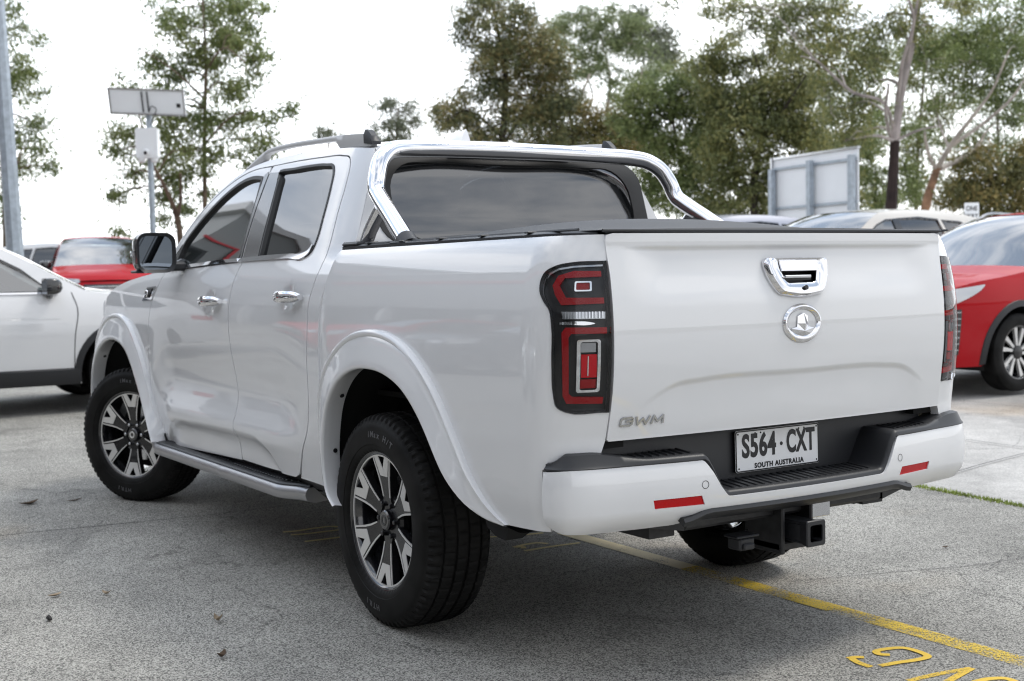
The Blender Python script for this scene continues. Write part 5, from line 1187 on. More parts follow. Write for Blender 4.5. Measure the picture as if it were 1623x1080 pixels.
def make_tree(spec, seed):
    nm, label, base, blobs, limbs, leaf, bark, dens, size, clump = spec
    rs = np.random.RandomState(seed)
    root = empty(nm, label, 'tree', base)
    def W(u, w, z): return (UX[0]*u+WX[0]*w, UX[1]*u+WX[1]*w, z)
    m = MB(); tips = []; every = []; m0 = MB()
    for li, lb in enumerate(limbs):
        amp = .0 if li == 0 else (.35+.5*rs.rand())*(1 if rs.rand() > .5 else -1)
        P = []
        L_ = len(lb)
        if li == 1 and bark == 'bark_gum': amp = 0
        w_s = 0 if li == 0 else float(min(every, key=lambda q: (q[0]-lb[0][0])**2+(q[2]-lb[0][1])**2)[1])
        for i, (u, z, wd) in enumerate(lb): P.append((u, w_s+amp*i, z, wd))
        Q = spline(P, 4); every += [np.array(q) for q in Q]
        mm = m0 if (li == 0 and bark in ('bark_gum', 'bark_orange')) else m
        mm.tube([W(q[0], q[1], q[2]) for q in Q], 0, 9 if li == 0 else 7, rs=[max(.012, q[3]*.62*(1+.06*rs.randn())) for q in Q])
        tips += [np.array(q) for q in Q[len(Q)//2:]]
    pts = []
    for (u, z, ru, rz) in blobs:
        rw = min(max(ru, rz), 1.6)*.9
        w0 = rs.uniform(-.5, .5)
        # a limb from the nearest existing limb point into the clump
        c = np.array([u, w0, z]); t = min(tips, key=lambda q: np.linalg.norm(q[:3]-c)+(3 if q[2] > z+.3 else 0))
        if np.linalg.norm(t[:3]-c) > .3:
            a = t[:3]; mid_ = (a+c)/2+np.array([0, 0, .12*np.linalg.norm(a-c)])+rs.randn(3)*.08
            q = spline([tuple(a), tuple(mid_), tuple(c)], 4); r0_ = min(t[3]*.42, .05)
            m.tube([W(*k) for k in q], 0, 5, rs=list(np.linspace(r0_, .010, len(q))))
            tips.append(np.array([*c, .03]))
        ru *= 1.12; rz *= 1.15
        ncl = max(3, int(dens*7.5*ru*rz/(clump**2)))
        for k in range(ncl):
            d = rs.randn(3); d /= np.linalg.norm(d); rr = rs.rand()**.45
            cc = np.array([u+d[0]*ru*rr, w0+d[1]*rw*rr, z+d[2]*rz*rr])
            if k % 3 == 0:
                m.tube([W(*(c+(cc-c)*.15)), W(*((c+cc)/2+rs.randn(3)*.06)), W(*cc)], 0, 4, rs=[.016, .011, .006], cap=False)
            nl = int(rs.uniform(.6, 1.4)*115)
            sp = clump*rs.uniform(.35, .75)
            pts.append(cc+rs.randn(nl, 3)*np.array([sp, sp, sp*.7])*(.5+.55*rs.rand(nl, 1)**2))
    m.build('branches', 'bark_white' if bark == 'bark_orange' else bark, root)
    if m0.V: m0.build('trunk', 'bark_orange' if bark == 'bark_orange' else 'bark_black', root)
    P = np.concatenate(pts); n = len(P)
    # hanging leaves: narrow kites, pointing mostly downwards
    dirn = rs.randn(n, 3)*np.array([.6, .6, .45])+np.array([0, 0, -.55]); dirn /= np.linalg.norm(dirn, axis=1)[:, None]
    sd_ = np.cross(dirn, rs.randn(n, 3)); sd_ /= np.linalg.norm(sd_, axis=1)[:, None]
    ln = size*.68*rs.uniform(.6, 1.25, n)[:, None]; wd = ln*rs.uniform(.26, .42, n)[:, None]
    wx = np.array([[UX[0], UX[1], 0], [WX[0], WX[1], 0], [0, 0, 1]])
    P = P@wx
    V = np.empty((n, 4, 3)); V[:, 0] = P; V[:, 1] = P+dirn*ln*.45+sd_*wd*.5; V[:, 2] = P+dirn*ln; V[:, 3] = P+dirn*ln*.45-sd_*wd*.5
    me = bpy.data.meshes.new('crown'); me.vertices.add(4*n); me.vertices.foreach_set('co', V.ravel().astype(np.float32))
    me.loops.add(4*n); me.loops.foreach_set('vertex_index', np.arange(4*n, dtype=np.int32))
    me.polygons.add(n); me.polygons.foreach_set('loop_start', np.arange(0, 4*n, 4, dtype=np.int32)); me.polygons.foreach_set('loop_total', np.full(n, 4, dtype=np.int32))
    me.materials.append(MATS[leaf]); me.update(calc_edges=True); me.validate()
    o = bpy.data.objects.new('crown', me); C.objects.link(o); o.parent = root
    return n
print('leaves', sum(make_tree(t, 100+i) for i, t in enumerate(TREES)))

EXTRA = [(t[0], lab, loc, *t[3:]) for t, lab, loc in ((TREES[1], 'gum tree by the corner of the service wing', (25, 2.6, .3)),)]
for i, t in enumerate(EXTRA): make_tree(t, 300+i)
# ---------------------------------------------------------------- other cars
def section(W, H):
    k = W/2; h = H/1.65
    return make_curve([(.22*h, .90*k), (.34*h, .945*k), (.55*h, .98*k), (.75*h, 1.0*k), (.90*h, .995*k), (1.0*h, .975*k), (1.08*h, .945*k), (1.2*h, .885*k), (1.4*h, .80*k), (1.55*h, .725*k), (1.62*h, .67*k), (1.68*h, .60*k)])
PROF = [('front_bumper', [(2.16, .25), (2.25, .33), (2.30, .45), (2.31, .60), (2.29, .74), (2.25, .84)]),
        ('bonnet', [(2.25, .84), (2.16, .925), (1.95, .985), (1.55, 1.035), (1.15, 1.085), (.98, 1.115)]),
        ('windscreen', [(.98, 1.115), (.72, 1.265), (.46, 1.425), (.22, 1.548), (.06, 1.605)]),
        ('roof', [(.06, 1.605), (-.2, 1.635), (-.6, 1.65), (-1.1, 1.635), (-1.55, 1.59), (-1.92, 1.53)]),
        ('rear_window', [(-1.92, 1.53), (-2.00, 1.42), (-2.12, 1.20), (-2.18, 1.08)]),
        ('tailgate', [(-2.18, 1.08), (-2.26, .93), (-2.29, .78), (-2.29, .62)]),
        ('rear_bumper', [(-2.29, .62), (-2.30, .50), (-2.26, .36), (-2.16, .27)])]
def make_car(name, label, loc, heading, paint, H=1.65, W=1.84, Lk=1.0, wheel='spoke', rails=False, black_roof=False, group=None, detail=True):
    root = empty(name, label, 'car' if name != 'suv' else 'SUV', loc, heading, group=group)
    h = H/1.65; sec = section(W, H); wb = 1.33*Lk; wr = .355*min(h, 1.06)
    def sy(x, z):
        a = abs(x/Lk); y = sec(z)
        if a > 1.45: y *= 1-.21*((a-1.45)/.86)**2.4
        return y
    SF = lambda x, z: (x, sy(x, z), z)
    prof = []
    for nm, pts in PROF:
        P = [(x*Lk, z*h) for x, z in pts]; rows = []
        fine_ = resample(spline(P, 4), 14 if nm != 'roof' else 20)
        for (x, z) in fine_:
            ye = sy(x, z)-.002; r_ = []
            if nm in ('front_bumper',): fwd, cr = .13, 0
            elif nm == 'bonnet': q = (2.25*Lk-x)/(1.27*Lk); fwd, cr = .13*(1-q)+.14*q, .03+.03*q*(1-q)*2
            elif nm == 'windscreen': q = (.98*Lk-x)/(.92*Lk); fwd, cr = .14*(1-q)+.07*q, .03
            elif nm == 'roof': q = (.06*Lk-x)/(1.98*Lk); fwd, cr = .07*(1-q)-.05*q, .035
            else: fwd, cr = -.06, .0 if nm != 'rear_window' else .02
            if nm == 'front_bumper': cr = 0
            for k in range(17):
                t = -1+k/8; a = abs(t); r_.append((x+fwd*(1-a**2.2), -ye*t, z+cr*(1-a**2.6)))
            rows.append(r_)
        prof += [tuple(p) for p in fine_[(0 if not prof else 1):]]
        MB().loft(rows).build(nm, {'windscreen': 'glass_clear', 'rear_window': 'glass_privacy', 'roof': 'paint_dark' if black_roof else paint}.get(nm, paint), root, angle=60)
    def arch(cx_, r, a0=200, a1=-20, n=18): return [(cx_+r*math.cos(R(a)), wr+r*math.sin(R(a))) for a in np.linspace(a0, a1, n)]
    ar = wr+.065
    bottom = [(-2.16*Lk, .27*h)] + arch(-wb, ar, 195, -15) + [(-wb+ar+.03, .27*h), (wb-ar-.03, .25*h)] + arch(wb, ar, 195, -15)
    outline = prof+bottom
    hs = h
    wins = [[(.70, 1.115), (.44, 1.300), (.17, 1.455), (-.02, 1.515), (-.16, 1.530), (-.20, 1.115)],
            [(-.27, 1.118), (-.23, 1.535), (-.62, 1.548), (-.95, 1.53), (-1.08, 1.13)],
            [(-1.16, 1.135), (-1.04, 1.525), (-1.35, 1.50), (-1.62, 1.43), (-1.72, 1.30), (-1.60, 1.17)]]
    wins = [[(x*Lk, z*hs) for x, z in w_] for w_ in wins]
    for mir in (False, True):
        sd_ = panel('body_side', outline, SF, paint, root, holes=wins, step=.11, mirror=mir, flange=.03)
        for i, w_ in enumerate(wins):
            panel('side_window', grow(w_, .004), SF, 'glass_clear' if i == 0 else 'glass_privacy', sd_, off=-.012, flange=0, mirror=mir, step=.2)
            P = np.array(w_); o_ = grow(w_, .022)
            panel('window_trim', o_, SF, 'black_trim', sd_, holes=[w_], off=.002, flange=.015, mirror=mir, step=.15)
        panel('pillar_cover', [(-.18*Lk, 1.11*h), (-.135*Lk, 1.54*h), (-.25*Lk, 1.545*h), (-.29*Lk, 1.11*h)], SF, 'black_trim', sd_, off=.003, flange=.01, mirror=mir, step=.2)
        panel('belt_moulding', [(.74*Lk, 1.086*h), (.70*Lk, 1.103*h), (-.3*Lk, 1.106*h), (-1.1*Lk, 1.118*h), (-1.62*Lk, 1.152*h), (-1.62*Lk, 1.138*h), (-1.1*Lk, 1.103*h), (-.3*Lk, 1.090*h)], SF, 'chrome', sd_, off=.008, flange=.01, mirror=mir, step=.2)
        # seams
        for sm in ([(.86, 1.10), (.90, .95), (.87, .70), (.86, .36)], [(-.235, 1.10), (-.245, .8), (-.25, .36)], [(-1.12, 1.11), (-1.16, .92), (-1.02, .72), (-.93, .56), (-.90, .36)]):
            P = spline([(x*Lk, z*h) for x, z in sm], 5); m_ = MB(); rows = []
            for (x, z) in P: y = sy(x, z)+.0012; rows.append([(x-.004, y, z), (x+.004, y, z)])
            m_.loft(rows); (m_.mirrored() if mir else m_).build('door_seam', 'ink', sd_)
        # cladding: arches and sill
        for cx_ in (wb, -wb):
            a_ = arch(cx_, ar+.055, 192, -12, 24); b_ = arch(cx_, ar-.004, 192, -12, 24); m_ = MB(); rows = []
            for i in range(24):
                (xa, za), (xb, zb) = a_[i], b_[i]; ya = sy(xa, za)
                rows.append([(xa, ya-.002, za), (xa*.9+xb*.1, ya+.012, za*.9+zb*.1), (xb, max(sy(xb, zb), ya-.01)+.018, zb), (xb, sy(xb, zb)-.10, zb), (xb, W/2-.45, zb)])
            m_.loft(rows); (m_.mirrored() if mir else m_).build('arch_cladding', 'black_plastic', sd_)
        m_ = MB(); rows = []
        for x in np.linspace(-wb+ar, wb-ar, 12): y = sy(x, .4*h); rows.append([(x, y-.002, .40*h), (x, y+.012, .385*h), (x, y+.006, .30*h), (x, y-.02, .245*h), (x, y-.2, .235*h)])
        m_.loft(rows); (m_.mirrored() if mir else m_).build('sill_cladding', 'black_plastic', sd_)
        for x0 in (-.08, -.98):
            m_ = MB(); z_ = .955*h
            m_.tube([(x0*Lk, sy(x0*Lk, z_), z_), ((x0-.03)*Lk, sy(x0*Lk, z_)+.03, z_), ((x0-.15)*Lk, sy(x0*Lk, z_)+.03, z_), ((x0-.18)*Lk, sy(x0*Lk, z_), z_)], .010, 8)
            (m_.mirrored() if mir else m_).build('door_handle', paint, sd_)
        # mirrors
        s = -1 if mir else 1
        m_ = MB(); rows = []; zm = 1.155*h; ym = sy(.62*Lk, 1.1*h)+.12
        for i in range(7):
            q = i/6; sc = [1, 1.03, 1.03, 1.0, .92, .76, .35][i]
            rows.append([(.60*Lk+.15*q, s*(ym+a*sc), zm+b*sc) for a, b in rrect(-.105, .105, -.07, .075, .035, 3)])
        m_.loft(rows, closed=True); m_.add(rows[-1], [tuple(range(len(rows[-1])))]); m_.add(rows[0], [tuple(range(len(rows[0])))])
        m_.tube([(.68*Lk, s*(ym-.16), 1.07*h), (.66*Lk, s*(ym-.06), 1.075*h), (.66*Lk, s*(ym-.02), 1.11*h)], .03, 8)
        m_.build('wing_mirror', 'black_trim', root)
        # head and tail lamps
        if False:
            m_ = MB()
            for q in (.45, .7):
                x = (1.80+.40*q)*Lk; z_ = (.90-.02*q)*h; y = sy(x, z_); m_.tube([(x, s*(y+.002), z_), (x+.004, s*(y+.014), z_)], .028, 12)
            m_.build('lamp_projector', 'alloy_black', root)
        rows = []
        m_ = MB()
        for i in range(9):
            q = i/8; x = (1.80+.40*q)*Lk; zt = (.975-.045*q)*h; zb = (.965-.185*q**.75)*h; y = sy(x, (zt+zb)/2)+.006
            rows.append([(x, s*sy(x, zb+(zt-zb)*k/4)+s*.006, zb+(zt-zb)*k/4) for k in range(5)])
        for i in range(1, 6):
            q = i/5; y = sy(2.2*Lk, .84*h)*(1-.38*q); x = 2.21*Lk+.13*(1-(y/sy(2.2*Lk, .84*h))**2.2)
            rows.append([(x+.055*(1-k/4)+.012, s*y, (.78+.05*q+(.13-.07*q)*k/4)*h) for k in range(5)])
        m_.loft(rows).build('headlight', 'lamp_clear', root, angle=60)
        m_ = MB(); rows = []
        for i in range(7):
            q = i/6; x = (-1.98-.24*q)*Lk; rows.append([(x, s*(sy(x, z*h)+.006), z*h) for z in np.linspace(.86, 1.02, 4)])
        m_.loft(rows).build('tail_lamp', 'red_lens', root)
        if name == 'suv' and paint == 'paint_orange_red':
            m_ = MB(); rows = []
            for i in range(9):
                z = (.36+.40*i/8)*h; rows.append([(x*Lk, s*(sy(x*Lk, z)+.008), z) for x in np.linspace(2.06, 2.20, 5)])
            si_ = m_.loft(rows).build('side_intake', 'black_trim', root)
            m_ = MB()
            for i in range(7):
                z = (.40+.055*i)*h; m_.loft([[(x*Lk, s*(sy(x*Lk, z)+.014), z), (x*Lk, s*(sy(x*Lk, z)+.014), z+.010)] for x in np.linspace(2.07, 2.18, 4)])
            m_.build('intake_bars', 'lamp_clear', si_)
        if rails:
            m_ = MB(); P = [(x*Lk, s*(sy(x*Lk, z*h)-.06), z*h+dz) for x, z, dz in ((-.05, 1.60, .02), (-.25, 1.63, .065), (-.9, 1.65, .070), (-1.5, 1.60, .065), (-1.80, 1.55, .02))]
            m_.tube(spline(P, 5), .018, 8).build('roof_rail', 'satin_metal', root)
    # grille, intake, plate
    m_ = MB(); fx = lambda y, z: 2.30*Lk+.13*(1-abs(y/(W/2))**2.2)
    rows = [[(fx(y, z)+.012+(0 if z < .7*h else -.05*(z/h-.7)/.15), y, z) for y in np.linspace(-.46, .46, 13)] for z in np.linspace(.50*h, .80*h, 6)]
    m_.loft(rows)
    g = m_.build('grille', 'black_trim', root)
    m_ = MB()
    for k in range(6):
        z = (.53+.045*k)*h; m_.loft([[(fx(y, z)+.020-(0 if z < .7*h else .05*(z/h-.7)/.15), y, z), (fx(y, z)+.020-(0 if z < .7*h else .05*(z/h-.7)/.15), y, z+.012)] for y in np.linspace(-.44, .44, 9)])
    m_.build('grille_bars', 'chrome', g)
    m_ = MB(); m_.loft([[(fx(y, .35*h)+.006, y, z) for y in np.linspace(-.62, .62, 13)] for z in (.30*h, .42*h)]).build('lower_intake', 'black_plastic', root)
    # cabin
    m_ = MB(); m_.box(-1.7*Lk, .9*Lk, -.70, .70, .35*h, .45*h)
    for x0 in (.05, -.85):
        for y0 in (-.36, .36): m_.box(x0-.25, x0+.25, y0-.22, y0+.22, .5*h, .72*h, bev=.05); m_.box(x0-.38, x0-.24, y0-.22, y0+.22, .6*h, 1.18*h, bev=.05); m_.box(x0-.38, x0-.28, y0-.12, y0+.12, 1.2*h, 1.36*h, bev=.03)
    m_.box(.55*Lk, .95*Lk, -.72, .72, .6*h, 1.04*h, bev=.05); m_.build('interior', 'cloth', root)
    m_ = MB(); m_.box(-2.1*Lk, 2.1*Lk, -.62, .62, .22, .34*h)
    for s in (1, -1):
        for cx_ in (wb, -wb):
            m_.loft([[(x, s*(W/2-.08), z) for x, z in arch(cx_, ar+.02)], [(x, s*(W/2-.42), z) for x, z in arch(cx_, ar+.02)]]); m_.box(cx_-.42, cx_+.42, min(s*.40, s*.48), max(s*.40, s*.48), .25, .85)
    m_.build('underbody', 'liner', root)
    for cx_ in (wb, -wb):
        for s in (1, -1): car_wheel(root, (cx_, s*(W/2-.115), wr), wr, s, wheel)
    return root
def car_wheel(root, loc, wr, s, kind):
    o = MB().lathe([(-.09, wr*.60), (-.09, wr*.66), (.06, wr*.60), (.098, wr*.655), (.100, wr*.69), (.085, wr*.675)], 48).build('wheel', 'alloy_black', root); o.location = loc; o.rotation_euler = (0, 0, 0 if s > 0 else math.pi)
    MB().lathe([(-.09, wr*.66), (-.112, wr*.75), (-.112, wr*.90), (-.09, wr*.985), (-.05, wr), (-.03, wr*.98), (.03, wr*.98), (.05, wr), (.09, wr*.985), (.108, wr*.92), (.112, wr*.80), (.102, wr*.685)], 64).build('tyre', 'rubber', o)
    m = MB(); n = 10
    for k in range(n):
        a = 2*math.pi*(k+.5*(k % 2)*.36)/n; ca, sa = math.cos(a), math.sin(a); tw = .035
        def f(t, r, d): return (t*ca+r*sa, .070+.022*(r/wr)**2+d, r*ca-t*sa)
        m.prism([(-.012, .05), (-.013+tw*.3, wr*.35), (-.024+tw, wr*.655), (.024+tw, wr*.655), (.016+tw*.3, wr*.35), (.014, .05)], f, -.02, .004)
    m.build('spokes', 'machined', o, smooth=False)
    MB().lathe([(.05, .065), (.085, .062), (.092, .04), (.094, .001)], 24).build('hub_cap', 'alloy_grey', o)
make_car('suv', 'bright red SUV facing left with black wheel-arch cladding, cropped by the right edge', (4.13, -8.57, .085), R(90), 'paint_orange_red', H=1.68, Lk=1.0)
make_car('suv', 'white SUV in side view with black door mirror, at the left edge', (8.72, .92, .085), R(-90), 'paint_white', H=1.62, Lk=1.0)
make_car('suv', 'red SUV facing the camera, seen above the bonnet of the white SUV', (22.9, -4.15, .29), R(169), 'paint_red', H=1.88, W=2.0, Lk=1.12)
make_car('suv', 'tall cream SUV with pale roof and dark side windows, between tailgate and red SUV', (7.55, -9.6, .14), R(90), 'paint_cream', H=1.83, W=1.9, Lk=1.04)
make_car('suv', 'white SUV with roof rails directly in front of the one way sign', (11.4, -16.6, .20), R(90), 'paint_white', H=1.90, rails=True)
make_car('suv', 'pale lavender-grey car roof showing just right of the sports bar foot', (10.4, -9.6, .18), R(90), 'paint_lavender', H=1.86, W=1.88, Lk=1.02)
make_car('suv', 'distant white SUV with black roof, furthest left behind the lamp post', (29.3, -2.6, .38), R(235), 'paint_white', H=1.85, black_roof=True, rails=True)
make_car('suv', 'distant white SUV parked between the lamp post and the red SUV', (27.0, -4.9, .36), R(245), 'paint_pearl', H=1.80)
make_car('suv', 'silver car parked across the aisle in front of the showroom', (1.0, 8.4, 0), R(-90), 'paint_silver', H=1.66)
make_car('suv', 'white car parked across the aisle in front of the showroom', (4.4, 8.3, 0), R(-90), 'paint_white', H=1.60)
make_car('suv', 'dark car parked across the aisle in front of the showroom', (9.6, 8.5, 0), R(-90), 'paint_dark', H=1.66)
make_car('suv', 'red car parked across the aisle in front of the showroom', (13.0, 8.4, 0), R(-90), 'paint_red', H=1.66)
# ---------------------------------------------------------------- painted marks
def worn_paint(name, col, amount):
    m = bpy.data.materials.new(name); m.use_nodes = True; t = m.node_tree; b = t.nodes['Principled BSDF']; n = t.nodes.new; l = t.links.new
    b.inputs['Base Color'].default_value = (*col, 1); b.inputs['Roughness'].default_value = .75
    co = n('ShaderNodeTexCoord'); a = n('ShaderNodeTexNoise'); a.inputs['Scale'].default_value = 190; a.inputs['Detail'].default_value = 6; a.inputs['Roughness'].default_value = .7
    c = n('ShaderNodeTexNoise'); c.inputs['Scale'].default_value = 3.5; c.inputs['Detail'].default_value = 3
    l(co.outputs['Object'], a.inputs['Vector']); l(co.outputs['Object'], c.inputs['Vector'])
    ad = n('ShaderNodeMath'); ad.operation = 'MULTIPLY_ADD'; ad.inputs[1].default_value = .7; l(c.outputs['Fac'], ad.inputs[0]); l(a.outputs['Fac'], ad.inputs[2])
    mr = n('ShaderNodeMapRange'); mr.inputs['From Min'].default_value = amount; mr.inputs['From Max'].default_value = amount+.05; l(ad.outputs[0], mr.inputs['Value'])
    l(mr.outputs[0], b.inputs['Alpha']); MATS[name] = m
worn_paint('yellow_worn', (.74, .52, .05), .815); worn_paint('yellow_fresh', (.72, .48, .05), .73); worn_paint('cream_worn', (.80, .68, .42), .70); worn_paint('cream_shade_lift', (.80, .66, .30), .58)  # pale creams, lightened further to offset the shade under the truck
def stroke(m, P, w, z=.0022):
    P = spline(P, 5) if len(P) > 2 else [tuple(np.array(P[0])+(np.array(P[1])-np.array(P[0]))*k/24) for k in range(25)]
    r = []
    for i in range(len(P)):
        a = np.array(P[max(i-1, 0)]); b = np.array(P[min(i+1, len(P)-1)]); d = b-a; d = d/(np.linalg.norm(d)+1e-9); n = np.array([-d[1], d[0]])*w/2
        p = np.array(P[i]); r.append([(*(p+n), z+gzf(*(p+n))), (*(p-n), z+gzf(*(p-n)))])
    m.loft(r)
m = MB(); stroke(m, [(.95, -.555), (.03, -.552)], .095); o = m.build('bay_line', 'cream_worn', smooth=False); tag(o, kind='structure')
m = MB(); stroke(m, [(.03, -.552), (-4.2, -.535)], .095); o = m.build('bay_line', 'yellow_worn', smooth=False); tag(o, kind='structure')
marks = [[[(-1.246, -.132), (-1.253, -.167), (-1.268, -.182)], [(-1.258, -.137), (-1.300, -.124), (-1.350, -.122)], [(-1.300, -.267), (-1.275, -.246), (-1.252, -.256), (-1.252, -.316), (-1.273, -.360), (-1.331, -.368), (-1.383, -.350), (-1.386, -.294), (-1.370, -.227), (-1.360, -.152)]],
         [[(-1.507, -.109), (-1.517, -.237), (-1.540, -.364)], [(-1.540, -.364), (-1.562, -.274), (-1.590, -.16)], [(-1.590, -.14), (-1.59, -.05), (-1.60, .0)]],
         [[(-1.63, -.26), (-1.640, -.328), (-1.662, -.361), (-1.71, -.355), (-1.74, -.30), (-1.73, -.2)]],
         [[(1.816, .541), (1.800, .495), (1.805, .362), (1.790, .284), (1.758, .264)], [(1.722, .538), (1.700, .466), (1.695, .386), (1.686, .270)]], [[(1.536, .546), (1.528, .461), (1.526, .300)]],
         [[(1.089, -.193), (1.034, -.321), (1.002, -.466)], [(1.103, -.352), (1.128, -.395), (1.127, -.427), (1.077, -.385)]],
         [[(.817, -.178), (.800, -.215), (.768, -.201)], [(.817, -.178), (.831, -.255), (.828, -.314), (.783, -.345)], [(.718, -.173), (.720, -.317), (.706, -.472)]]]
for g in marks:
    m = MB()
    for k_, s_ in enumerate(g): stroke(m, s_, .026 if g[0][0][0] < -1 else .026, .0022+.0005*k_)
    o = m.build('painted_numeral', 'yellow_fresh' if g[0][0][0] < -1 else 'cream_shade_lift', smooth=False); tag(o, kind='structure')
# expansion joints
m = MB()
for P in ([(2.66, 3.2), (2.62, 1.71), (2.50, .70), (2.52, -.8)],): stroke(m, P, .007, .003)
tag(m.build('expansion_joint', 'joint', smooth=False), kind='structure')
m = MB(); stroke(m, [(-.40, -.7), (-.48, -.95), (-.575, -1.25), (-.66, -1.5), (-.70, -1.78), (-.80, -2.7)], .0035, .003)
for P in ([(-8, -4.5), (3, -4.6), (30, -4.9)], [(.85, -3.0), (1.05, -3.9), (1.3, -6), (1.6, -12)], [(5.5, -2.8), (5.7, -6), (6, -12)], [(-3, -2.6), (-3, -10)], [(-8, -6.4), (3.2, -6.45), (30, -6.7)]): stroke(m, P, .010, .001)
tag(m.build('expansion_joint', 'joint', smooth=False), kind='structure')
# grass in the joint along the lane
rs = np.random.RandomState(5); V, F = [], []
for k in range(5200):
    x = rs.uniform(-2.2, 3.2); y = -2.80-.103*x+rs.randn()*.014; h = rs.uniform(.005, .022)*(1.2 if x > -.3 else .6); a = rs.rand()*6.28; w_ = .0035
    b = len(V); V += [(x+w_*math.cos(a), y+w_*math.sin(a), 0), (x-w_*math.cos(a), y-w_*math.sin(a), 0), (x+rs.randn()*.008, y+rs.randn()*.008, h)]; F.append((b, b+1, b+2))
tag(mesh_obj('grass_strip', V, F, 'grass', smooth=False), kind='stuff')
# litter
mat('dry_leaf', (.10, .065, .04), .8, var=(60, .4)); mat('pale_leaf', (.34, .27, .19), .8, var=(60, .3)); mat('gumnut', (.02, .018, .018), .6)
def leaf_obj(name, lab, x, y, l, w_, a, m_, curl=.4):
    mb = MB(); rows = []
    for i in range(9):
        q = i/8; ww = w_*math.sin(math.pi*clamp(q*.96+.03))**.8; zz = .004+curl*l*(abs(q-.5)**2)
        px, py = (q-.5)*l*.85, .12*l*math.sin(q*3)
        r_ = []
        for t in (-1, 0, 1):
            X_, Y_ = px, py+t*ww/2; r_.append((X_*math.cos(a)-Y_*math.sin(a), X_*math.sin(a)+Y_*math.cos(a), zz+abs(t)*ww*.35+.001))
        rows.append(r_)
    mb.loft(rows); o = mb.build(name, m_); o.location = (x, y, 0); tag(o, lab, 'leaf'); return o
leaf_obj('gum_leaf', 'curled dark brown strip of bark on the concrete left of the front wheel', 3.47, 1.40, .16, .035, 2.0, 'dry_leaf')
leaf_obj('gum_leaf', 'thin pale brown leaf nearest the front tyre', 3.42, 1.16, .13, .015, 1.9, 'dry_leaf', .2)
leaf_obj('gum_leaf', 'small pale leaf on the asphalt, the upper one at lower left', 1.18, 1.78, .075, .022, 1.9, 'pale_leaf')
leaf_obj('gum_leaf', 'small curled leaf lying right beside the crack at lower left', 1.08, 1.60, .05, .022, .6, 'pale_leaf', 1.2)
leaf_obj('gum_leaf', 'pale upright folded leaf below the middle left of the asphalt', .42, 1.37, .045, .028, .5, 'pale_leaf', 2.2)
leaf_obj('gum_leaf', 'brown crumpled leaf nearest the bottom edge of the picture', -.02, 1.52, .05, .028, 2.1, 'dry_leaf', 1.5)
leaf_obj('gum_leaf', 'tiny brown leaf on the bright asphalt right of the tow hitch', -.38, -1.69, .035, .016, 1.2, 'dry_leaf', .8)
mb = MB()
for i in range(2): mb.tube([(-.012+.016*i, 0, .008), (-.004+.016*i, .004, .012), (.004+.016*i, .006, .010)], .009, 8, rs=[.005, .0095, .006])
o = mb.build('gum_nut', 'gumnut'); o.location = (.81, 1.88, 0); tag(o, 'small black seed pod on the asphalt at the lower left', 'seed pod')

# ---------------------------------------------------------------- lamp post, solar pole, billboard, sign
def gz_(x, y): return .0155*max(0, min(45, (x+4.08)*.843-(y-2.94)*.538)-7.5)
px_, py_ = 12.05, -.36
t = empty('lamp_post', 'leaning galvanised steel lamp post at the left edge, rising behind the white SUV', 'lamp post', (px_, py_, gz_(px_, py_)))
mb = MB(); rows = []; lean = .032
for i in range(24):
    z = 9.2*i/23; r_ = .108-.045*z/9.2
    rows.append([(UX[0]*(-lean*z)+r_*math.cos(R(22.5+45*k)), UX[1]*(-lean*z)+r_*math.sin(R(22.5+45*k)), z) for k in range(8)])
mb.loft(rows, closed=True).build('pole', 'galvanised', t, angle=20)
MB().box(-.2, .2, -.2, .2, 0, .03, bev=.005).build('base_plate', 'galvanised', t)
ux, uy = UX[0]*(-lean*9.2), UX[1]*(-lean*9.2)
mb = MB(); mb.tube([(ux, uy, 9.1), (ux-.5, uy, 9.4), (ux-1.4, uy, 9.5)], .035, 8); mb.box(ux-2.0, ux-1.3, uy-.16, uy+.16, 9.42, 9.56, bev=.05); mb.build('luminaire', 'galvanised', t)

px_, py_ = 19.97, -4.41
t = empty('solar_camera_pole', 'slim pole carrying a tilted solar panel above a white equipment box', 'camera pole', (px_, py_, gz_(px_, py_)))
zb = gz_(px_, py_); s_ = 24/2019.67
MB().tube([(0, 0, 0), (0, 0, 4.55-zb)], .055, 12).build('pole', 'galvanised', t)
def UV(u, w_, z): return (UX[0]*u+WX[0]*w_, UX[1]*u+WX[1]*w_, z-zb)
def ubox(m, u0, u1, w0, w1, z0, z1, tilt=0, roll=0):
    V = []
    for u in (u0, u1):
        for w_ in (w0, w1):
            for z in (z0, z1): V.append(UV(u, w_+tilt*(z-z0), z+roll*u))
    m.add(V, [(0, 1, 3, 2), (4, 6, 7, 5), (0, 4, 5, 1), (2, 3, 7, 6), (0, 2, 6, 4), (1, 5, 7, 3)])
mat('panel_back', (.90, .92, .94), .5, var=(3, .02)); mat('solar_cells', (.01, .015, .04), .15, coat=1)
TL = -.30
m = MB(); ubox(m, -.66, .72, -.16, -.13, 4.36, 4.80, TL, -.055); m.build('panel_back', 'panel_back', t, smooth=False)
m = MB(); ubox(m, -.65, .71, -.125, -.11, 4.365, 4.795, TL, -.055); m.build('solar_cells', 'solar_cells', t, smooth=False)
m = MB()
for (a, b, c_, d_) in ((-.68, .74, 4.345, 4.375), (-.68, .74, 4.785, 4.815), (-.68, -.65, 4.345, 4.815), (.71, .74, 4.345, 4.815)): ubox(m, a, b, -.175+TL*(c_-4.36), -.10+TL*(c_-4.36), c_, d_, TL, -.055)
m.build('panel_frame', 'satin_metal', t, smooth=False)
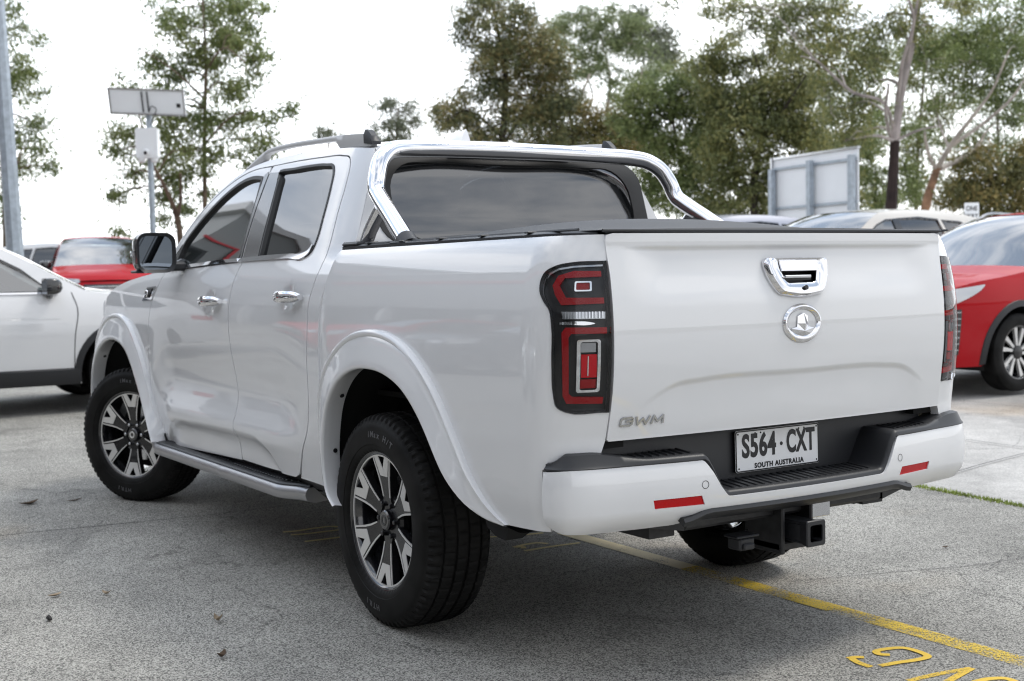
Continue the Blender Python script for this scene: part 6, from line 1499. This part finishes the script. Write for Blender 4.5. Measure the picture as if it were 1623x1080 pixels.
m = MB(); ubox(m, -.06, -.04, -.20, -.16, 4.40, 4.76, TL); ubox(m, .04, .06, -.20, -.16, 4.40, 4.76, TL); ubox(m, .58, .65, -.21, -.165, 4.50, 4.57, TL, -.055); m.build('bracket', 'dark_metal', t, smooth=False)
m = MB(); m.tube(spline([UV(.05, -.2, 4.4), UV(.13, -.24, 4.5), UV(.2, -.24, 4.45), UV(.14, -.22, 4.3), UV(.05, -.1, 4.15)], 5), .008, 6); m.build('cable', 'ink', t)
m = MB(); rows = [[UV(a, w_, z) for a, z in rrect(-.205, .205, 3.54, 4.10, .03, 3)] for w_ in (-.25, -.06)]
m.loft(rows, closed=True); m.add(rows[0], [tuple(range(len(rows[0])))]); m.add(rows[1], [tuple(range(len(rows[1])))]); m.build('equipment_box', 'plate_white', t, smooth=False)
m = MB()
for q in (-.11, .11): m.tube([UV(q, -.15, 3.60), UV(q*1.1, -.16, 3.52), UV(q*1.1, -.17, 3.47)], .05, 12, rs=[.06, .075, .055])
m.build('floodlight', 'plate_white', t)
m = MB(); m.tube([UV(0, -.26, 3.66), UV(0, -.30, 3.65), UV(0, -.33, 3.64)], .05, 12, rs=[.055, .055, .04]); m.build('camera_dome', 'plate_white', t)
m = MB(); m.tube([UV(0, -.30, 3.63), UV(0, -.345, 3.625)], .03, 12); m.build('camera_lens', 'ink', t)

# billboard seen from behind
A_, B_ = np.array([15.55, -15.85]), np.array([12.32, -15.31]); A_ = np.array([15.1, -15.75]); B_ = np.array([12.55, -15.42])
bz = gz_(13.8, -15.6); dv = (B_-A_)/np.linalg.norm(B_-A_); nv = np.array([-dv[1], dv[0]]);
if nv@(np.array(CAM[:2])-A_) < 0: nv = -nv
t = empty('billboard', 'back of a large white billboard on three grey steel posts', 'billboard', (float(A_[0]), float(A_[1]), bz))
LB = float(np.linalg.norm(B_-A_))
def BB(a, d, z): return (dv[0]*a+nv[0]*d, dv[1]*a+nv[1]*d, z-bz)
def bbox(m, a0, a1, d0, d1, z0, z1, z1b=None, z0b=None):
    V = []
    for a in (a0, a1):
        for d in (d0, d1):
            V.append(BB(a, d, z0 if (a == a0 or z0b is None) else z0b)); V.append(BB(a, d, z1 if (a == a0 or z1b is None) else z1b))
    m.add(V, [(0, 1, 3, 2), (4, 6, 7, 5), (0, 4, 5, 1), (2, 3, 7, 6), (0, 2, 6, 4), (1, 5, 7, 3)])
ZT = 3.46
m = MB(); bbox(m, 0, LB, -.03, 0, .75, ZT); m.build('sheet', 'panel_back', t, smooth=False)
m = MB(); bbox(m, -.02, LB+.02, -.05, .03, ZT, ZT+.04); bbox(m, -.04, 0, -.05, .05, .73, ZT+.04); m.build('edge_trim', 'satin_metal', t, smooth=False)
for a in (.07, LB*.50, LB-.07):
    m = MB(); bbox(m, a-.055, a+.055, .045, .15, bz, ZT-.12 if a > .2 else ZT-.2); m.build('post', 'galvanised', t, smooth=False)
for z in (ZT-.22, ZT-1.02, ZT-1.95):
    m = MB(); bbox(m, .0, LB, .005, .042, z, z+.05); m.build('rail', 'galvanised', t, smooth=False)
# one way sign
px_, py_ = 12.18, -18.21; zb2 = gz_(px_, py_)
t = empty('road_sign', 'small white sign reading ONE WAY on a post, between cream and red SUVs', 'sign', (px_, py_, zb2))
def SG(a, b, d): return (UX[0]*a-WX[0]*d, UX[1]*a-WX[1]*d, 2.26-zb2+b)
m = MB(); m.prism(rrect(-.145, .145, -.22, .20, .02, 3), SG, 0, .006); m.build('sign_plate', 'plate_white', t, smooth=False)
text_mesh('ONE', .125, lambda a, b, d: SG(a, b+.085, .0065+d), 'ink', 'sign_lettering', t, extrude=.001, xs=.85, bold=.003)
text_mesh('WAY', .125, lambda a, b, d: SG(a, b-.065, .0065+d), 'ink', 'sign_lettering', t, extrude=.001, xs=.85, bold=.003)
MB().tube([(WX[0]*.03, WX[1]*.03, 0), (WX[0]*.03, WX[1]*.03, 2.44-zb2)], .03, 10).build('post', 'galvanised', t)

# ---------------------------------------------------------------- showroom on the far side of the aisle (behind the photographer; it is what the paintwork mirrors)
mat('cladding', (.26, .27, .27), .5, var=(.4, .06)); mat('fascia_white', (.62, .63, .64), .5); mat('fascia_red', (.50, .02, .03), .4); mat('render_grey', (.20, .20, .205), .7, var=(1, .1)); mat('kerb', (.33, .32, .31), .85)
glass('shop_glass', (.10, .12, .13), 1.7, solid=.4)
t = empty('showroom', 'long grey car showroom with a red fascia stripe and glazed front', 'building', (5, 12.3, 0))
m = MB(); m.box(-34, 30, 0, 12, 3.2, 8.2); m.build('upper_wall', 'cladding', t, smooth=False)
m = MB(); m.box(-34.1, 30.1, -.12, -.003, 6.6, 6.9); m.build('fascia_stripe', 'fascia_red', t, smooth=False)
m = MB(); m.box(-34.2, 30.2, -.16, 12.2, 8.2, 8.5); m.build('roof_edge', 'fascia_white', t, smooth=False)
m = MB(); m.box(-34, 30, .3, 12, 0, 3.2); m.build('lower_wall', 'render_grey', t, smooth=False)
m = MB(); m.box(-34, 30, -1.5, .3, 3.02, 3.19); m.build('awning', 'black_plastic', t, smooth=False)
for k in range(16):
    x0 = -33+4*k
    f_ = MB().box(x0+.12, x0+3.6, .14, .26, .35, 2.85).build('shop_window', 'shop_glass', t, smooth=False)
    m = MB()
    for x in (x0+.06, x0+1.82, x0+3.60): m.box(x, x+.06, .10, .137, .3, 2.9)
    m.build('window_frame', 'satin_metal', f_, smooth=False)
for k in range(9):
    MB().box(-33.2+8*k-.12, -33.2+8*k+.12, -1.45, -1.2, 0, 3.02).build('column', 'fascia_white', t, smooth=False)
tag(MB().box(-30, 22, 11.4, 11.55, -.02, .12, bev=.02).build('kerb', 'kerb'), kind='structure')
t = empty('service_wing', 'tall grey service wing with a thin red stripe beyond the showroom end', 'building', (29, 6.2, .2))
m = MB(); m.box(0, 14, 0, 16, 0, 10.4); m.build('wall', 'cladding', t, smooth=False)
m = MB(); m.box(-.10, -.003, -.1, 16, 8.9, 9.0); m.build('fascia_stripe', 'fascia_red', t, smooth=False)
m = MB(); m.box(-.16, 14, -.15, 16.1, 10.4, 10.7); m.build('roof_edge', 'fascia_white', t, smooth=False)
m = MB(); m.box(-.9, -.003, -.1, 16, 8.0, 8.12); m.build('ledge', 'black_plastic', t, smooth=False)
for k in range(3):
    y0 = .8+4.1*k; f_ = MB().box(-.08, -.003, y0, y0+3.3, .02, 4.4).build('roller_door', 'fascia_white', t, smooth=False)
    m = MB()
    for j in range(22): m.box(-.10, -.083, y0, y0+3.3, .1+.2*j, .13+.2*j)
    m.build('slats', 'satin_metal', f_, smooth=False)
